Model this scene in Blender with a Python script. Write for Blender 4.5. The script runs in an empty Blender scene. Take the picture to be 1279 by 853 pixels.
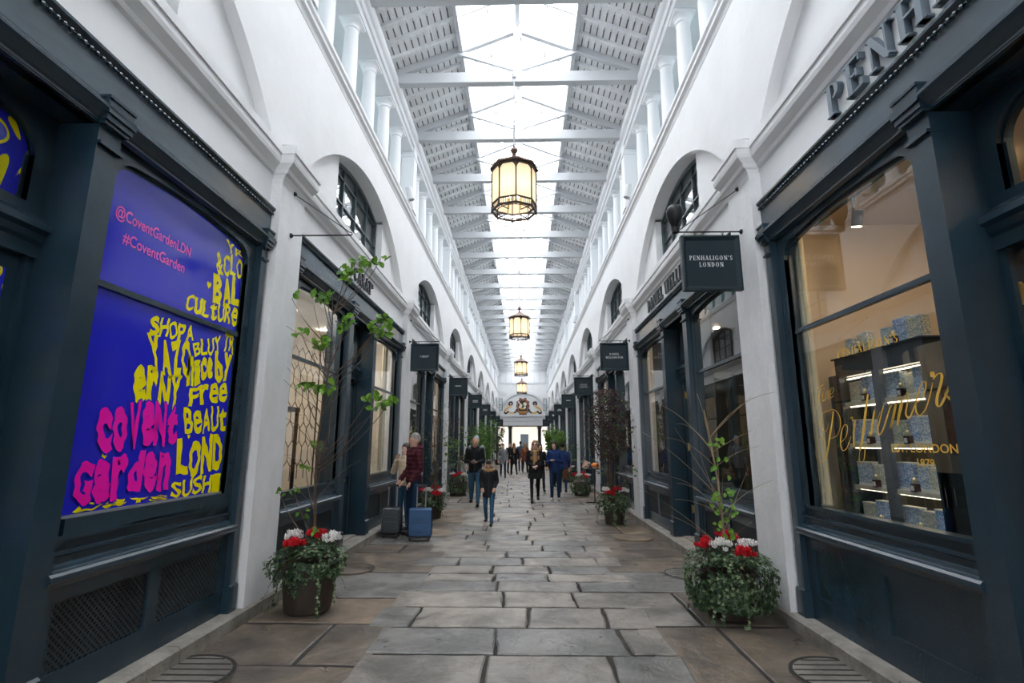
import bpy, bmesh, math, random
from mathutils import Vector, Matrix, noise
PI = math.pi
SC = bpy.context.scene
COL = SC.collection

# ------------------------------------------------------------------ camera, world, light, exposure
cam_d = bpy.data.cameras.new('camera')
cam = bpy.data.objects.new('camera', cam_d)
COL.objects.link(cam)
cam.location = (0.10, 0.0, 1.60)
cam.rotation_euler = (1.765817, 0.0, 0.022705)
cam_d.sensor_width = 36.0
cam_d.lens = 18.24
cam_d.clip_start = 0.05
cam_d.clip_end = 400
SC.camera = cam

world = bpy.data.worlds.new('overcast_sky')
SC.world = world
world.use_nodes = True
wn = world.node_tree
wn.nodes.clear()
w_out = wn.nodes.new('ShaderNodeOutputWorld')
w_bg = wn.nodes.new('ShaderNodeBackground')
w_bg.inputs['Color'].default_value = (0.96, 0.975, 1.0, 1)
w_bg.inputs['Strength'].default_value = 7.5
wn.links.new(w_bg.outputs[0], w_out.inputs['Surface'])

SC.view_settings.view_transform = 'Standard'
SC.view_settings.look = 'None'
SC.view_settings.gamma = 1.0
SC.view_settings.use_curve_mapping = False
SC.view_settings.exposure = 0.36
SC.cycles.use_denoising = True
SC.cycles.max_bounces = 12
SC.cycles.diffuse_bounces = 6
SC.cycles.glossy_bounces = 4
SC.cycles.transmission_bounces = 4
SC.cycles.transparent_max_bounces = 16
SC.cycles.sample_clamp_indirect = 6.0
SC.cycles.caustics_reflective = False
SC.cycles.caustics_refractive = False

# ------------------------------------------------------------------ materials
def new_mat(name):
    m = bpy.data.materials.new(name)
    m.use_nodes = True
    n = m.node_tree
    n.nodes.clear()
    out = n.nodes.new('ShaderNodeOutputMaterial')
    return m, n, out

def principled(name, col, rough=0.5, metal=0.0, spec=0.5, noise_scale=0, noise_amt=0.0, bump=0.0, bump_scale=60,
               col2=None, emit=None, emit_s=0.0, stretch=(1, 1, 1)):
    m, n, out = new_mat(name)
    b = n.nodes.new('ShaderNodeBsdfPrincipled')
    b.inputs['Base Color'].default_value = (*col, 1)
    b.inputs['Roughness'].default_value = rough
    b.inputs['Metallic'].default_value = metal
    b.inputs['Specular IOR Level'].default_value = spec
    n.links.new(b.outputs[0], out.inputs['Surface'])
    if noise_scale or bump:
        tc = n.nodes.new('ShaderNodeTexCoord')
        mp = n.nodes.new('ShaderNodeMapping')
        mp.inputs['Scale'].default_value = stretch
        n.links.new(tc.outputs['Object'], mp.inputs['Vector'])
    if noise_scale:
        t = n.nodes.new('ShaderNodeTexNoise')
        t.inputs['Scale'].default_value = noise_scale
        t.inputs['Detail'].default_value = 5
        t.inputs['Roughness'].default_value = 0.6
        n.links.new(mp.outputs[0], t.inputs['Vector'])
        r = n.nodes.new('ShaderNodeValToRGB')
        c2 = col2 or tuple(c * (1 - noise_amt) for c in col)
        r.color_ramp.elements[0].position = 0.35
        r.color_ramp.elements[1].position = 0.65
        r.color_ramp.elements[0].color = (*c2, 1)
        r.color_ramp.elements[1].color = (*col, 1)
        n.links.new(t.outputs['Fac'], r.inputs['Fac'])
        n.links.new(r.outputs['Color'], b.inputs['Base Color'])
    if bump:
        t2 = n.nodes.new('ShaderNodeTexNoise')
        t2.inputs['Scale'].default_value = bump_scale
        t2.inputs['Detail'].default_value = 4
        n.links.new(mp.outputs[0], t2.inputs['Vector'])
        bp = n.nodes.new('ShaderNodeBump')
        bp.inputs['Strength'].default_value = bump
        bp.inputs['Distance'].default_value = 0.01
        n.links.new(t2.outputs['Fac'], bp.inputs['Height'])
        n.links.new(bp.outputs['Normal'], b.inputs['Normal'])
    if emit:
        b.inputs['Emission Color'].default_value = (*emit, 1)
        b.inputs['Emission Strength'].default_value = emit_s
    return m

def glass_mat(name, tint=(1, 1, 1), f0=0.07, rough=0.0):
    m, n, out = new_mat(name)
    tr = n.nodes.new('ShaderNodeBsdfTransparent')
    tr.inputs['Color'].default_value = (*tint, 1)
    gl = n.nodes.new('ShaderNodeBsdfGlossy')
    gl.inputs['Roughness'].default_value = rough
    gl.inputs['Color'].default_value = (1, 1, 1, 1)
    ge = n.nodes.new('ShaderNodeNewGeometry')
    dt = n.nodes.new('ShaderNodeVectorMath'); dt.operation = 'DOT_PRODUCT'
    n.links.new(ge.outputs['Incoming'], dt.inputs[0]); n.links.new(ge.outputs['True Normal'], dt.inputs[1])
    def mt(op, a, b=None):
        k = n.nodes.new('ShaderNodeMath'); k.operation = op
        for i, q in enumerate((a, b)):
            if q is None: continue
            if isinstance(q, (int, float)): k.inputs[i].default_value = q
            else: n.links.new(q, k.inputs[i])
        return k.outputs[0]
    c = mt('ABSOLUTE', dt.outputs['Value'])
    p5 = mt('POWER', mt('SUBTRACT', 1.0, c), 5.0)
    fac = mt('ADD', mt('MULTIPLY', p5, 1.0 - f0), f0)
    mx = n.nodes.new('ShaderNodeMixShader')
    n.links.new(fac, mx.inputs[0])
    n.links.new(tr.outputs[0], mx.inputs[1])
    n.links.new(gl.outputs[0], mx.inputs[2])
    n.links.new(mx.outputs[0], out.inputs['Surface'])
    return m

def emission_mat(name, col, s):
    m, n, out = new_mat(name)
    e = n.nodes.new('ShaderNodeEmission')
    e.inputs['Color'].default_value = (*col, 1)
    e.inputs['Strength'].default_value = s
    n.links.new(e.outputs[0], out.inputs['Surface'])
    return m

def squiggle_mat(name, blue, yellow, scale, width, dist):
    """blue vinyl with winding yellow lines"""
    m, n, out = new_mat(name)
    b = n.nodes.new('ShaderNodeBsdfPrincipled')
    b.inputs['Roughness'].default_value = 0.12
    b.inputs['Coat Weight'].default_value = 0.6
    b.inputs['Coat Roughness'].default_value = 0.02
    tc = n.nodes.new('ShaderNodeTexCoord')
    mp = n.nodes.new('ShaderNodeMapping')
    mp.inputs['Scale'].default_value = (1, 1, 0.55)
    n.links.new(tc.outputs['Object'], mp.inputs['Vector'])
    t = n.nodes.new('ShaderNodeTexNoise')
    t.inputs['Scale'].default_value = scale
    t.inputs['Detail'].default_value = 0
    t.inputs['Distortion'].default_value = dist
    n.links.new(mp.outputs[0], t.inputs['Vector'])
    mm = n.nodes.new('ShaderNodeMath'); mm.operation = 'MULTIPLY'; mm.inputs[1].default_value = 5.0
    n.links.new(t.outputs['Fac'], mm.inputs[0])
    fr = n.nodes.new('ShaderNodeMath'); fr.operation = 'FRACT'
    n.links.new(mm.outputs[0], fr.inputs[0])
    sb = n.nodes.new('ShaderNodeMath'); sb.operation = 'SUBTRACT'; sb.inputs[1].default_value = 0.5
    n.links.new(fr.outputs[0], sb.inputs[0])
    ab = n.nodes.new('ShaderNodeMath'); ab.operation = 'ABSOLUTE'
    n.links.new(sb.outputs[0], ab.inputs[0])
    r = n.nodes.new('ShaderNodeValToRGB')
    r.color_ramp.elements[0].color = (*yellow, 1)
    r.color_ramp.elements[1].color = (*blue, 1)
    r.color_ramp.elements[0].position = width
    r.color_ramp.elements[1].position = width + 0.03
    n.links.new(ab.outputs[0], r.inputs['Fac'])
    n.links.new(r.outputs['Color'], b.inputs['Base Color'])
    n.links.new(b.outputs[0], out.inputs['Surface'])
    return m

def patchwork_mat(name, cols, scale, rough=0.4, emit=0.0):
    """printed card: small voronoi patches between several colours"""
    m, n, out = new_mat(name)
    b = n.nodes.new('ShaderNodeBsdfPrincipled')
    b.inputs['Roughness'].default_value = rough
    tc = n.nodes.new('ShaderNodeTexCoord')
    t = n.nodes.new('ShaderNodeTexNoise')
    t.inputs['Scale'].default_value = scale
    t.inputs['Detail'].default_value = 3
    t.inputs['Distortion'].default_value = 1.2
    n.links.new(tc.outputs['Object'], t.inputs['Vector'])
    r = n.nodes.new('ShaderNodeValToRGB')
    r.color_ramp.interpolation = 'CONSTANT'
    els = r.color_ramp.elements
    while len(els) < len(cols):
        els.new(0.5)
    for i, c in enumerate(cols):
        els[i].position = 0.0 if i == 0 else 0.36 + 0.30 * (i - 1) / max(1, len(cols) - 2)
        els[i].color = (*c, 1)
    n.links.new(t.outputs['Fac'], r.inputs['Fac'])
    n.links.new(r.outputs['Color'], b.inputs['Base Color'])
    n.links.new(b.outputs[0], out.inputs['Surface'])
    return m

M = {}
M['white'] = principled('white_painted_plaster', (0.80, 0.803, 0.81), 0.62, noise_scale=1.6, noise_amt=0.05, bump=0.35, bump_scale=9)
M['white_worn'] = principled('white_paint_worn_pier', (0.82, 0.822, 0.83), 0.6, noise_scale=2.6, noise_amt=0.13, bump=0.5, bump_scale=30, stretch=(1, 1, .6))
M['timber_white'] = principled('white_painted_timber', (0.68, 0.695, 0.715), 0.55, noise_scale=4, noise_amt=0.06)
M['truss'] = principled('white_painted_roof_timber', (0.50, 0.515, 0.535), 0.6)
M['board'] = principled('pale_grey_roof_board', (0.84, 0.85, 0.86), 0.65, noise_scale=8, noise_amt=0.16, stretch=(1, .3, 1))
M['gap'] = principled('dark_gap', (0.16, 0.16, 0.17), 0.9)
M['paint'] = principled('dark_slate_blue_gloss_paint', (0.020, 0.045, 0.066), 0.26, spec=0.6, noise_scale=3, noise_amt=0.2, bump=0.12, bump_scale=45)
M['paint_sheen'] = principled('slate_blue_paint_with_painted_sheen', (0.065, 0.095, 0.118), 0.19, spec=0.8, noise_scale=3, noise_amt=0.25, bump=0.25, bump_scale=22, stretch=(1, .35, 1))  # same slate paint, colour lightened to stand for the reflected white walls
M['paint_dark'] = principled('near_black_blue_recess', (0.008, 0.012, 0.016), 0.6)
M['lattice'] = principled('lattice_grille_paint', (0.03, 0.04, 0.048), 0.45)
M['iron'] = principled('black_iron', (0.012, 0.013, 0.016), 0.45, metal=0.3)
M['signboard'] = principled('dark_teal_signboard', (0.006, 0.021, 0.030), 0.42, spec=0.4)
M['sign_white'] = principled('white_sign_lettering', (0.8, 0.8, 0.8), 0.5)
M['letters_grey'] = principled('slate_grey_letters', (0.14, 0.18, 0.22), 0.4, metal=0.1)
M['letters_dark'] = principled('charcoal_letters', (0.03, 0.035, 0.04), 0.4)
M['gold'] = principled('gold_leaf_lettering', (0.95, 0.60, 0.10), 0.4, metal=0.2)
M['glass'] = glass_mat('shop_window_glass', (0.93, 0.96, 0.96), 0.09)
M['glass_roof'] = glass_mat('skylight_glass', (0.97, 0.985, 1.0), 0.04)
M['glass_side'] = glass_mat('light_cutting_clerestory_glass', (0.44, 0.46, 0.47), 0.05)  # grey tint added to hold back sky light entering through the colonnade
M['glass_arch'] = glass_mat('lunette_glass', (0.75, 0.82, 0.84), 0.22)
M['frame_dark'] = principled('grey_green_window_frame', (0.06, 0.085, 0.095), 0.4)
M['teal'] = principled('teal_window_frame', (0.0, 0.20, 0.20), 0.4)
M['stone_kerb'] = principled('grey_kerb_stone', (0.33, 0.305, 0.27), 0.75, noise_scale=5, noise_amt=0.45, bump=0.8, bump_scale=35)
M['mortar'] = principled('dark_joint', (0.030, 0.028, 0.026), 0.9, noise_scale=20, noise_amt=0.5)
M['bronze'] = principled('bronze_lantern_metal', (0.055, 0.038, 0.030), 0.42, metal=0.6, noise_scale=14, noise_amt=0.4)
M['copper'] = principled('brown_copper_lantern_cap', (0.16, 0.085, 0.06), 0.5, metal=0.4, noise_scale=9, noise_amt=0.5)
M['lamp_glass'] = principled('frosted_lantern_glass', (0.70, 0.56, 0.40), 0.6, emit=(1.0, 0.74, 0.44), emit_s=0.42)
def lamp_glass_mat():
    m, n, out = new_mat('frosted_lantern_glass_panel')
    d = n.nodes.new('ShaderNodeBsdfDiffuse'); d.inputs['Color'].default_value = (.80, .70, .55, 1)
    t = n.nodes.new('ShaderNodeBsdfTranslucent'); t.inputs['Color'].default_value = (.95, .86, .74, 1)
    e = n.nodes.new('ShaderNodeEmission'); e.inputs['Color'].default_value = (1, .74, .44, 1); e.inputs['Strength'].default_value = .16
    mx = n.nodes.new('ShaderNodeMixShader'); mx.inputs[0].default_value = .6
    ad = n.nodes.new('ShaderNodeAddShader')
    n.links.new(d.outputs[0], mx.inputs[1]); n.links.new(t.outputs[0], mx.inputs[2])
    n.links.new(mx.outputs[0], ad.inputs[0]); n.links.new(e.outputs[0], ad.inputs[1]); n.links.new(ad.outputs[0], out.inputs['Surface'])
    return m
M['lamp_glass'] = lamp_glass_mat()
M['bulb'] = emission_mat('warm_bulb', (1.0, 0.80, 0.52), 13.0)
M['cable'] = principled('pale_rod', (0.35, 0.36, 0.38), 0.5)
M['poster_blue'] = principled('blue_window_vinyl', (0.022, 0.024, 0.60), 0.10, spec=0.7)
M['poster_yellow'] = principled('yellow_vinyl', (0.98, 0.84, 0.0), 0.2)
M['poster_pink'] = principled('pink_vinyl', (0.98, 0.01, 0.46), 0.2)
M['poster_pink2'] = principled('soft_pink_vinyl', (0.95, 0.14, 0.62), 0.2)
M['poster_squiggle'] = squiggle_mat('blue_vinyl_with_yellow_lines', (0.022, 0.024, 0.60), (0.98, 0.84, 0.0), 3.6, 0.15, 1.4)
M['silver'] = principled('silver_trim', (0.6, 0.62, 0.66), 0.3, metal=0.8)
M['brass'] = principled('brass', (0.55, 0.40, 0.14), 0.3, metal=0.9)
M['cream_wall'] = principled('cream_shop_wall', (0.72, 0.60, 0.45), 0.7)
M['beige_wall'] = principled('beige_shop_wall', (0.74, 0.68, 0.60), 0.7)
M['dark_wall'] = principled('dark_shop_wall', (0.035, 0.04, 0.042), 0.6)
M['olive_wall'] = principled('olive_brown_shop_wall', (0.09, 0.085, 0.05), 0.6, noise_scale=3, noise_amt=0.5)
M['wood_floor'] = principled('shop_floor_boards', (0.16, 0.10, 0.06), 0.4, noise_scale=4, noise_amt=0.3, stretch=(1, 8, 1))
M['warm_panel'] = emission_mat('warm_ceiling_light', (1.0, 0.74, 0.44), 120.0)
M['spot_face'] = emission_mat('spotlight_face', (1.0, 0.82, 0.58), 28.0)
M['led'] = emission_mat('shelf_strip_light', (1.0, 0.84, 0.60), 5.0)

# ------------------------------------------------------------------ mesh building helpers
class MB:
    def __init__(self):
        self.v = []; self.f = []; self.mi = []
    def add(self, vs, fs, mi=0, T=None):
        o = len(self.v)
        for p in vs:
            p = Vector(p)
            if T is not None: p = T @ p
            self.v.append(tuple(p))
        for f in fs:
            self.f.append(tuple(i + o for i in f)); self.mi.append(mi)
        return self
    def box(self, x0, x1, y0, y1, z0, z1, mi=0, T=None):
        vs = [(x0, y0, z0), (x1, y0, z0), (x1, y1, z0), (x0, y1, z0), (x0, y0, z1), (x1, y0, z1), (x1, y1, z1), (x0, y1, z1)]
        fs = [(0, 3, 2, 1), (4, 5, 6, 7), (0, 1, 5, 4), (1, 2, 6, 5), (2, 3, 7, 6), (3, 0, 4, 7)]
        return self.add(vs, fs, mi, T)
    def prism(self, prof, a0, a1, axis='y', mi=0, T=None):
        """prof: 2D polygon; axis y -> (x,z), axis x -> (y,z), axis z -> (x,y)"""
        n = len(prof)
        def mk(p, a):
            return (p[0], a, p[1]) if axis == 'y' else ((a, p[0], p[1]) if axis == 'x' else (p[0], p[1], a))
        vs = [mk(p, a0) for p in prof] + [mk(p, a1) for p in prof]
        fs = [tuple(range(n)), tuple(range(2 * n - 1, n - 1, -1))]
        for i in range(n):
            j = (i + 1) % n
            fs.append((i, i + n, j + n, j))
        return self.add(vs, fs, mi, T)
    def lathe(self, prof, c=(0, 0, 0), seg=16, mi=0, T=None, caps=True):
        vs = []; fs = []
        n = len(prof)
        for r, z in prof:
            for k in range(seg):
                a = 2 * PI * (k + .5) / seg
                vs.append((c[0] + r * math.cos(a), c[1] + r * math.sin(a), c[2] + z))
        for i in range(n - 1):
            for k in range(seg):
                k2 = (k + 1) % seg
                fs.append((i * seg + k, i * seg + k2, (i + 1) * seg + k2, (i + 1) * seg + k))
        if caps:
            fs.append(tuple(range(seg - 1, -1, -1)))
            fs.append(tuple((n - 1) * seg + k for k in range(seg)))
        return self.add(vs, fs, mi, T)
    def tube(self, pts, r, seg=8, mi=0, T=None):
        pts = [Vector(p) for p in pts]
        rs = r if isinstance(r, (list, tuple)) else [r] * len(pts)
        vs = []; fs = []
        prev = None
        for i, p in enumerate(pts):
            d = (pts[min(i + 1, len(pts) - 1)] - pts[max(i - 1, 0)])
            if d.length < 1e-9: d = Vector((0, 0, 1))
            d.normalize()
            if prev is None:
                u = d.orthogonal().normalized()
            else:
                u = prev - d * prev.dot(d)
                if u.length < 1e-6: u = d.orthogonal()
                u.normalize()
            prev = u
            w = d.cross(u)
            for k in range(seg):
                a = 2 * PI * k / seg
                vs.append(p + (u * math.cos(a) + w * math.sin(a)) * rs[i])
        for i in range(len(pts) - 1):
            for k in range(seg):
                k2 = (k + 1) % seg
                fs.append((i * seg + k, i * seg + k2, (i + 1) * seg + k2, (i + 1) * seg + k))
        fs.append(tuple(range(seg - 1, -1, -1)))
        m = (len(pts) - 1) * seg
        fs.append(tuple(m + k for k in range(seg)))
        return self.add(vs, fs, mi, T)
    def bar(self, p0, p1, w, h, mi=0, up=(0, 0, 1)):
        p0 = Vector(p0); p1 = Vector(p1)
        d = (p1 - p0).normalized()
        s = d.cross(Vector(up)).normalized()
        u = s.cross(d)
        vs = []
        for p in (p0, p1):
            for a, b in ((-1, -1), (1, -1), (1, 1), (-1, 1)):
                vs.append(p + s * a * w / 2 + u * b * h / 2)
        fs = [(0, 1, 2, 3), (7, 6, 5, 4), (0, 4, 5, 1), (1, 5, 6, 2), (2, 6, 7, 3), (3, 7, 4, 0)]
        return self.add(vs, fs, mi)
    def ball(self, c, r, seg=10, ring=6, mi=0, s=(1, 1, 1)):
        vs = [(c[0], c[1], c[2] - r * s[2])]
        for i in range(1, ring):
            t = PI * i / ring
            for k in range(seg):
                a = 2 * PI * k / seg
                vs.append((c[0] + r * s[0] * math.sin(t) * math.cos(a), c[1] + r * s[1] * math.sin(t) * math.sin(a), c[2] - r * s[2] * math.cos(t)))
        vs.append((c[0], c[1], c[2] + r * s[2]))
        fs = [(0, 1 + (k + 1) % seg, 1 + k) for k in range(seg)]
        for i in range(ring - 2):
            for k in range(seg):
                k2 = (k + 1) % seg
                fs.append((1 + i * seg + k, 1 + i * seg + k2, 1 + (i + 1) * seg + k2, 1 + (i + 1) * seg + k))
        l = len(vs) - 1
        b = 1 + (ring - 2) * seg
        fs += [(l, b + k, b + (k + 1) % seg) for k in range(seg)]
        return self.add(vs, fs, mi)
    def mesh(self, name, mats, smooth=False):
        me = bpy.data.meshes.new(name)
        me.from_pydata(self.v, [], self.f)
        mats = mats if isinstance(mats, (list, tuple)) else [mats]
        for m in mats: me.materials.append(m)
        if len(mats) > 1:
            me.polygons.foreach_set('material_index', self.mi)
        if smooth:
            me.polygons.foreach_set('use_smooth', [True] * len(me.polygons))
        bm = bmesh.new(); bm.from_mesh(me)
        bmesh.ops.recalc_face_normals(bm, faces=bm.faces)
        bm.to_mesh(me); bm.free()
        if smooth:
            try: me.set_sharp_from_angle(angle=math.radians(38))
            except Exception: pass
        me.update()
        return me
    def build(self, name, mats, parent=None, smooth=False, loc=None, kind=None):
        o = bpy.data.objects.new(name, self.mesh(name, mats, smooth))
        COL.objects.link(o)
        if parent: o.parent = parent
        if loc: o.location = loc
        if kind: o['kind'] = kind
        return o

def S(name, mb, mats, parent=None, smooth=False, loc=None):
    return mb.build(name, mats, parent, smooth, loc, kind='structure' if parent is None else None)

def thing(name, label, cat, loc=(0, 0, 0), rz=0.0, group=None, kind=None):
    o = bpy.data.objects.new(name, None)
    o.empty_display_size = 0.1
    COL.objects.link(o)
    o.location = loc
    o.rotation_euler = (0, 0, rz)
    if label: o['label'] = label
    if cat: o['category'] = cat
    if group: o['group'] = group
    if kind: o['kind'] = kind
    return o

def tag(o, label, cat, group=None):
    o['label'] = label; o['category'] = cat
    if group: o['group'] = group
    return o

def dup(root, loc=None, rz=None, label=None, group=None, skip=()):
    r = root.copy(); COL.objects.link(r)
    if loc is not None: r.location = loc
    if rz is not None: r.rotation_euler = (0, 0, rz)
    if label: r['label'] = label
    if group: r['group'] = group
    for ch in list(root.children):
        if ch.name.split('.')[0] in skip: continue
        c = ch.copy(); COL.objects.link(c); c.parent = r
        for g in list(ch.children):
            d = g.copy(); COL.objects.link(d); d.parent = c
    return r

# ------------------------------------------------------------------ letter shapes
def text_mesh(body, size, bold=0.0, depth=0.0, align='CENTER', space=1.0):
    """plain sans lettering as (verts, faces) in the XY plane"""
    cu = bpy.data.curves.new('lettering', 'FONT')
    cu.body = body; cu.size = size; cu.offset = bold; cu.extrude = depth
    cu.align_x = align; cu.align_y = 'CENTER'; cu.space_character = space
    cu.resolution_u = 3
    o = bpy.data.objects.new('lettering', cu)
    COL.objects.link(o)
    dg = bpy.context.evaluated_depsgraph_get()
    me = bpy.data.meshes.new_from_object(o.evaluated_get(dg))
    vs = [v.co.copy() for v in me.vertices]
    fs = [tuple(p.vertices) for p in me.polygons]
    bpy.data.objects.remove(o); bpy.data.curves.remove(cu); bpy.data.meshes.remove(me)
    return vs, fs

# serif capitals: strokes on a 1-high cell. l = line (x0,y0,x1,y1,thick), a = arc, s = serif bar
def serif_glyphs():
    T, t = 0.17, 0.065
    G = {}
    def stem(x): return [('l', x, 0, x, 1, T), ('s', x, 0, .34), ('s', x, 1, .34)]
    G['I'] = (0.36, stem(.18))
    G['P'] = (0.70, stem(.18) + [('a', .34, .74, .26, .26, -90, 90)])
    G['R'] = (0.78, stem(.18) + [('a', .34, .75, .24, .25, -90, 90), ('l', .36, .5, .68, 0, T * .9), ('s', .68, 0, .24)])
    G['B'] = (0.72, stem(.18) + [('a', .34, .77, .22, .23, -90, 90), ('a', .34, .27, .27, .27, -90, 90)])
    G['D'] = (0.82, stem(.18) + [('a', .28, .5, .42, .5, -90, 90)])
    G['E'] = (0.70, stem(.18) + [('l', .18, .975, .62, .975, t), ('l', .18, .025, .64, .025, t), ('l', .18, .52, .48, .52, t),
                                  ('l', .62, 1, .62, .80, t), ('l', .64, 0, .64, .22, t), ('l', .48, .40, .48, .64, t)])
    G['F'] = (0.66, stem(.18) + [('l', .18, .975, .60, .975, t), ('l', .18, .52, .48, .52, t), ('l', .60, 1, .60, .80, t), ('l', .48, .40, .48, .64, t)])
    G['L'] = (0.66, stem(.18) + [('l', .18, .025, .60, .025, t), ('l', .60, 0, .60, .25, t)])
    G['H'] = (0.86, stem(.18) + stem(.68) + [('l', .18, .52, .68, .52, t)])
    G['N'] = (0.86, [('l', .18, 0, .18, 1, t), ('s', .18, 0, .28), ('s', .14, 1, .22), ('l', .18, .98, .70, .04, T), ('l', .70, 0, .70, 1, t), ('s', .70, 1, .28)])
    G['M'] = (1.0, [('l', .16, 0, .16, 1, t), ('s', .16, 0, .26), ('l', .16, 1, .48, .05, T), ('l', .48, .05, .80, 1, t), ('l', .82, 0, .82, 1, T), ('s', .82, 0, .32), ('s', .84, 1, .26), ('s', .14, 1, .22)])
    G['A'] = (0.84, [('l', .40, 1, .12, 0, t), ('l', .40, 1, .68, 0, T), ('l', .22, .34, .60, .34, t), ('s', .12, 0, .26), ('s', .68, 0, .32)])
    G['T'] = (0.76, [('l', .38, 0, .38, 1, T), ('s', .38, 0, .34), ('l', .04, .975, .72, .975, t), ('l', .05, 1, .05, .78, t), ('l', .71, 1, .71, .78, t)])
    G['W'] = (1.12, [('l', .10, 1, .32, 0, T), ('l', .32, 0, .54, 1, t), ('l', .54, 1, .76, 0, T), ('l', .76, 0, .98, 1, t), ('s', .10, 1, .28), ('s', .98, 1, .24), ('s', .54, 1, .24)])
    G['O'] = (0.88, [('a', .42, .5, .36, .50, 0, 360)])
    G['C'] = (0.80, [('a', .42, .5, .36, .50, 50, 310), ('l', .68, .98, .68, .70, t), ('l', .68, .06, .68, .26, t)])
    G['G'] = (0.88, [('a', .42, .5, .36, .50, 50, 310), ('l', .68, .98, .68, .70, t), ('l', .68, .44, .68, .04, T * .8), ('s', .68, .44, .30)])
    G['S'] = (0.66, [('a', .32, .75, .22, .25, 40, 270), ('a', .32, .26, .24, .26, -140, 90), ('l', .54, .98, .54, .74, t), ('l', .10, .02, .10, .26, t)])
    G["'"] = (0.26, [('l', .14, 1, .10, .72, T * .7)])
    G['*'] = (0.40, [('l', .18, .62, .18, .98, t), ('l', .04, .70, .32, .90, t), ('l', .32, .70, .04, .90, t)])
    G['U'] = (0.84, [('l', .18, 1, .18, .35, T), ('s', .18, 1, .32), ('a', .43, .35, .25, .35, 180, 360), ('l', .68, .35, .68, 1, t), ('s', .68, 1, .26)])
    G['K'] = (0.84, stem(.18) + [('l', .24, .42, .66, 1, t), ('l', .34, .56, .70, 0, T), ('s', .70, 0, .26), ('s', .66, 1, .24)])
    G['Y'] = (0.80, [('l', .40, 0, .40, .46, T), ('l', .08, 1, .40, .44, T), ('l', .72, 1, .40, .44, t), ('s', .40, 0, .32), ('s', .10, 1, .28), ('s', .70, 1, .24)])
    G[' '] = (0.45, [])
    return G
SERIF = serif_glyphs()

def serif_polys(text, h, gap=0.10, squeeze=1.0):
    """list of 2D polygons (centred), each a convex-ish outline"""
    T, t = 0.17, 0.065
    x = 0; polys = []
    def line(x0, y0, x1, y1, w):
        d = Vector((x1 - x0, y1 - y0)); L = d.length; d /= L
        if abs(d.x) > .15 and abs(d.y) > .15:   # slanted: keep horizontal cut ends
            hw = w / 2 / abs(d.y)
            return [(x0 - hw, y0), (x0 + hw, y0), (x1 + hw, y1), (x1 - hw, y1)]
        n = Vector((-d.y, d.x)) * w / 2
        return [(x0 + n.x, y0 + n.y), (x0 - n.x, y0 - n.y), (x1 - n.x, y1 - n.y), (x1 + n.x, y1 + n.y)]
    for ch in text:
        adv, st = SERIF[ch]
        for s in st:
            if s[0] == 'l':
                ps = [line(*s[1:])]
            elif s[0] == 's':
                yy = s[2]
                y0, y1 = (yy, yy + .05) if yy < .5 else (yy - .05, yy)
                ps = [[(s[1] - s[3] / 2, y0), (s[1] + s[3] / 2, y0), (s[1] + s[3] / 2, y1), (s[1] - s[3] / 2, y1)]]
            else:
                _, cx, cy, rx, ry, a0, a1 = s
                n = max(6, int(abs(a1 - a0) / 22)); ps = []
                pr = None
                for i in range(n + 1):
                    a = math.radians(a0 + (a1 - a0) * i / n)
                    th = t + (T - t) * abs(math.cos(a))
                    o = (cx + rx * math.cos(a), cy + ry * math.sin(a))
                    q = (cx + (rx - th) * math.cos(a), cy + (ry - min(th, t)) * math.sin(a))
                    if pr: ps.append([pr[0], o, q, pr[1]])
                    pr = (o, q)
            for p in ps:
                polys.append([((px + x) * squeeze, py) for px, py in p])
        x += adv + gap
    w = (x - gap) * squeeze
    return [[((px - w / 2) * h, (py - .5) * h) for px, py in p] for p in polys], w * h

def add_polys(mb, polys, T, depth, mi=0):
    for k, p in enumerate(polys):
        d = depth * (1 + .02 * (k % 5))
        n = len(p)
        vs = [(a, b, 0) for a, b in p] + [(a, b, d) for a, b in p]
        fs = [tuple(range(n))[::-1], tuple(range(n, 2 * n))] + [(i, (i + 1) % n, n + (i + 1) % n, n + i) for i in range(n)]
        mb.add(vs, fs, mi, T)

# ------------------------------------------------------------------ dimensions of the arcade (x = 0 is its centre line)
W = 2.4825            # half width between pier fronts
P = 6.10              # bay length
PC0 = -0.73           # centre of the pier behind the camera
NB = 9                # bays 0..8
PH = 0.285            # half pier length
YEND = 54.2
KERB = 0.12
YS = PC0 - 2 * P          # the arcade also runs on behind the camera
def pier_y(k): return PC0 + P * k
def bay_y(k): return PC0 + P * (k + .5)
BH = P / 2 - PH       # half bay length (2.765)

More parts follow.
